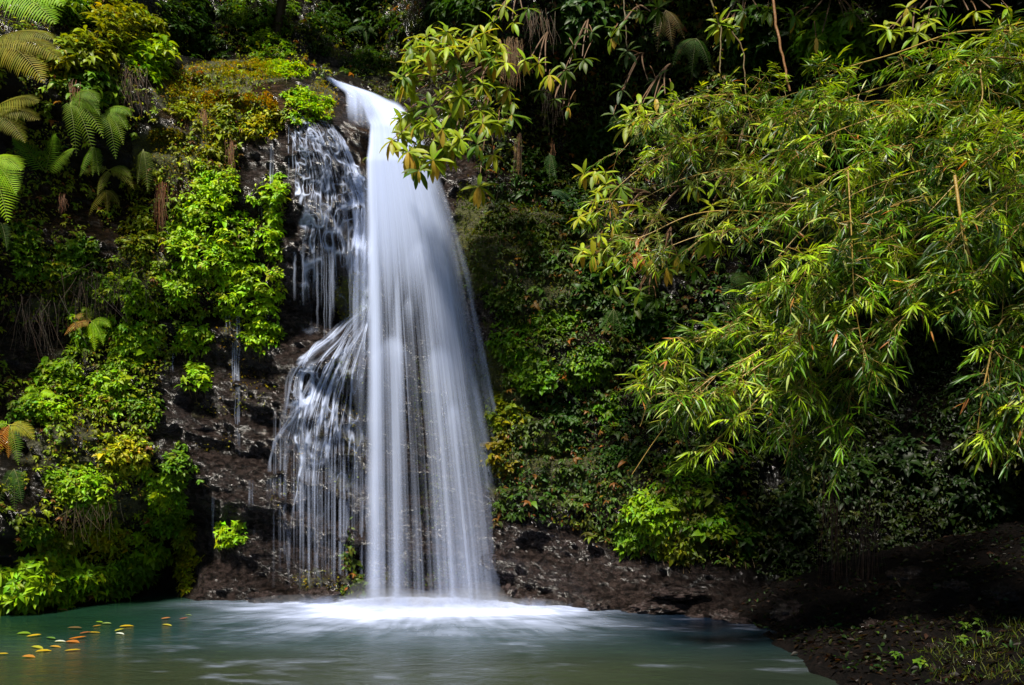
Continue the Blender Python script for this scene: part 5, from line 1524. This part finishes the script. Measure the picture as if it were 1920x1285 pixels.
# mist hanging low over the plunge
M_MIST, nt, N, L = new_mat("mist")
pv = N.new("ShaderNodeVolumePrincipled")
pv.inputs["Color"].default_value = (.85, .9, 1, 1)
pv.inputs["Density"].default_value = .42
pv.inputs["Anisotropy"].default_value = .2
o_ = N.new("ShaderNodeOutputMaterial")
L.new(pv.outputs[0], o_.inputs["Volume"])
for k, (x, y, rx, ry, rz) in enumerate([(-1.9, 12.55, .9, .5, .26), (-.8, 12.5, .9, .5, .26), (-1.3, 12.45, 1.7, .7, .16), (-3.3, 12.75, 1.0, .35, .12), (.3, 12.3, .6, .35, .13), (-2.2, 12.7, .5, .3, .4), (-.5, 12.7, .45, .3, .36)]):
    th_, ph = np.meshgrid(np.linspace(0, np.pi, 16), np.linspace(0, 2 * np.pi, 32), indexing="ij")
    s_ = np.stack([np.sin(th_) * np.cos(ph), np.sin(th_) * np.sin(ph), np.cos(th_)], -1)
    a = Acc()
    a.add(np.array([x, y, .04]) + s_ * np.array([rx, ry, rz]), grid_faces(16, 32))
    a.build("mist", M_MIST, fall)

# ------------------------------------------------------------------ leaves afloat
def float_leaf(label, px_, py_, L, ang, col, name="floating_leaf", ratio=.45):
    Y_ = EYE * F / (py_ - HY)
    c = P(px_, py_, Y_)
    a = Acc()
    ang = ang + rng.normal(0, .45)
    L = L * rng.uniform(.75, 1.2)
    d = np.array([math.cos(ang), math.sin(ang), rng.uniform(-.02, .05)])
    leaves(a, OBLONG, np.array([c - d * L / 2 + UP * .016]), np.array([d]), np.array([UP + np.array([rng.normal(0, .08), rng.normal(0, .08), 0])]), L, L * ratio * rng.uniform(.6, 1.15), rng.uniform(-.1, .12), np.array([col]))
    o = a.build(name, M_GLOSS)
    return tag(o, label, "leaf", "fallen leaves afloat on the pool")


YL, ORL, GL, PL, BL = (.50, .36, .02), (.50, .17, .015), (.16, .28, .02), (.6, .66, .55), (.25, .09, .03)
for lb, x_, y_, L_, an, c_ in [
    ("bright yellow leaf cut off by the picture edge", 4, 1229, .16, .1, YL), ("lone green leaf afloat farthest out from the other leaves", 45, 1190, .15, .3, GL),
    ("yellow leaf with white glint beside the lone green leaf", 64, 1195, .17, .2, YL), ("slim green leaf between yellow glint leaf and the white leaf", 95, 1199, .2, .1, (.12, .24, .04)),
    ("rounded pale white leaf next to the big orange leaf", 113, 1205, .13, .2, PL), ("big bright orange leaf, upper half of the orange pair", 146, 1199, .18, .5, ORL),
    ("dull orange leaf, lower half of the orange pair", 136, 1206, .18, .4, (.40, .15, .03)), ("yellow green leaf above the long yellow one", 70, 1216, .18, .25, (.36, .36, .03)),
    ("long yellow leaf touching the yellow green one", 82, 1223, .22, .15, YL), ("small orange leaf between long yellow leaf and orange pair", 104, 1215, .12, .05, (.5, .28, .03)),
    ("yellow leaf nearest the frame's bottom, under the orange pair", 136, 1222, .15, .1, YL), ("dull orange leaf lying lowest of all", 54, 1234, .19, -.1, (.42, .19, .03)),
    ("yellow leaf with brown tail among the farther leaves", 175, 1188, .16, .2, YL), ("brown leaf joined to the yellow one with a tail", 160, 1189, .13, .1, BL),
    ("green leaf on top of a small farther trio", 186, 1169, .15, .1, GL), ("orange leaf under the green leaf of the farther trio", 182, 1176, .15, .1, (.45, .24, .03)),
    ("slim pale green leaf beside the farther trio's green leaf", 200, 1171, .14, .4, (.24, .34, .1)), ("yellow leaf overlapping an olive leaf off the trickling shore", 238, 1176, .18, .35, YL),
    ("olive leaf under the overlapping yellow leaf", 224, 1184, .15, .1, (.3, .3, .03)), ("small white leaf below the olive leaf", 225, 1190, .12, 0, PL),
    ("yellow leaf alone towards the white foam", 313, 1174, .17, .1, (.42, .38, .05)), ("orange leaf near the foam, behind the lone yellow leaf", 311, 1162, .13, .1, (.40, .16, .05)),
    ("red brown leaf closest to the white foam", 345, 1162, .11, .1, (.3, .09, .05)), ("pale green leaf behind the red brown one", 354, 1155, .14, .1, (.2, .3, .1)),
    ("tan leaf afloat close under the big leaved thicket", 118, 1145, .16, 0, (.32, .16, .06)), ("dim brown leaf sunk between the two leaf groups", 140, 1180, .2, .1, (.12, .08, .03)),
]:
    float_leaf(lb, x_, y_, L_, an, c_)

# ------------------------------------------------------------------ light, sky, camera
w = bpy.data.worlds.new("World")
scene.world = w
w.use_nodes = True
N, L = w.node_tree.nodes, w.node_tree.links
bg = N["Background"]
sky = N.new("ShaderNodeTexSky")
sky.sky_type = "NISHITA"
sky.sun_disc = False
SUN_EL, SUN_AZ = 60, 204     # azimuth measured clockwise from +Y: the sun stands behind the camera, a little to its left
sky.sun_elevation = R(SUN_EL)
sky.sun_rotation = R(SUN_AZ)
L.new(sky.outputs[0], bg.inputs[0])
bg.inputs[1].default_value = 0.05
sun = bpy.data.lights.new("sun", "SUN")
sun.energy = 4.8
sun.angle = R(7.0)
sun.color = (1, .93, .81)
so = bpy.data.objects.new("sun", sun)
COL.objects.link(so)
so.rotation_euler = (R(90 - SUN_EL), 0, R(180 - SUN_AZ))

cam = bpy.data.cameras.new("camera")
cam.sensor_width = 36
cam.lens = 36 * F / 1920
cam.shift_y = (HY - 642.5) / 1920
cam.clip_start = 0.1
cam.clip_end = 6000
co_ = bpy.data.objects.new("camera", cam)
COL.objects.link(co_)
co_.location = (0, 0, EYE)
co_.rotation_euler = (R(90), 0, 0)
scene.camera = co_

scene.render.engine = "CYCLES"
scene.cycles.use_denoising = True
scene.cycles.transparent_max_bounces = 48
scene.cycles.max_bounces = 7
scene.cycles.diffuse_bounces = 2
scene.cycles.glossy_bounces = 3
scene.cycles.transmission_bounces = 4
scene.cycles.sample_clamp_indirect = 6
scene.view_settings.view_transform = "Standard"
scene.view_settings.look = "None"
scene.view_settings.exposure = 1.0
scene.view_settings.gamma = 1
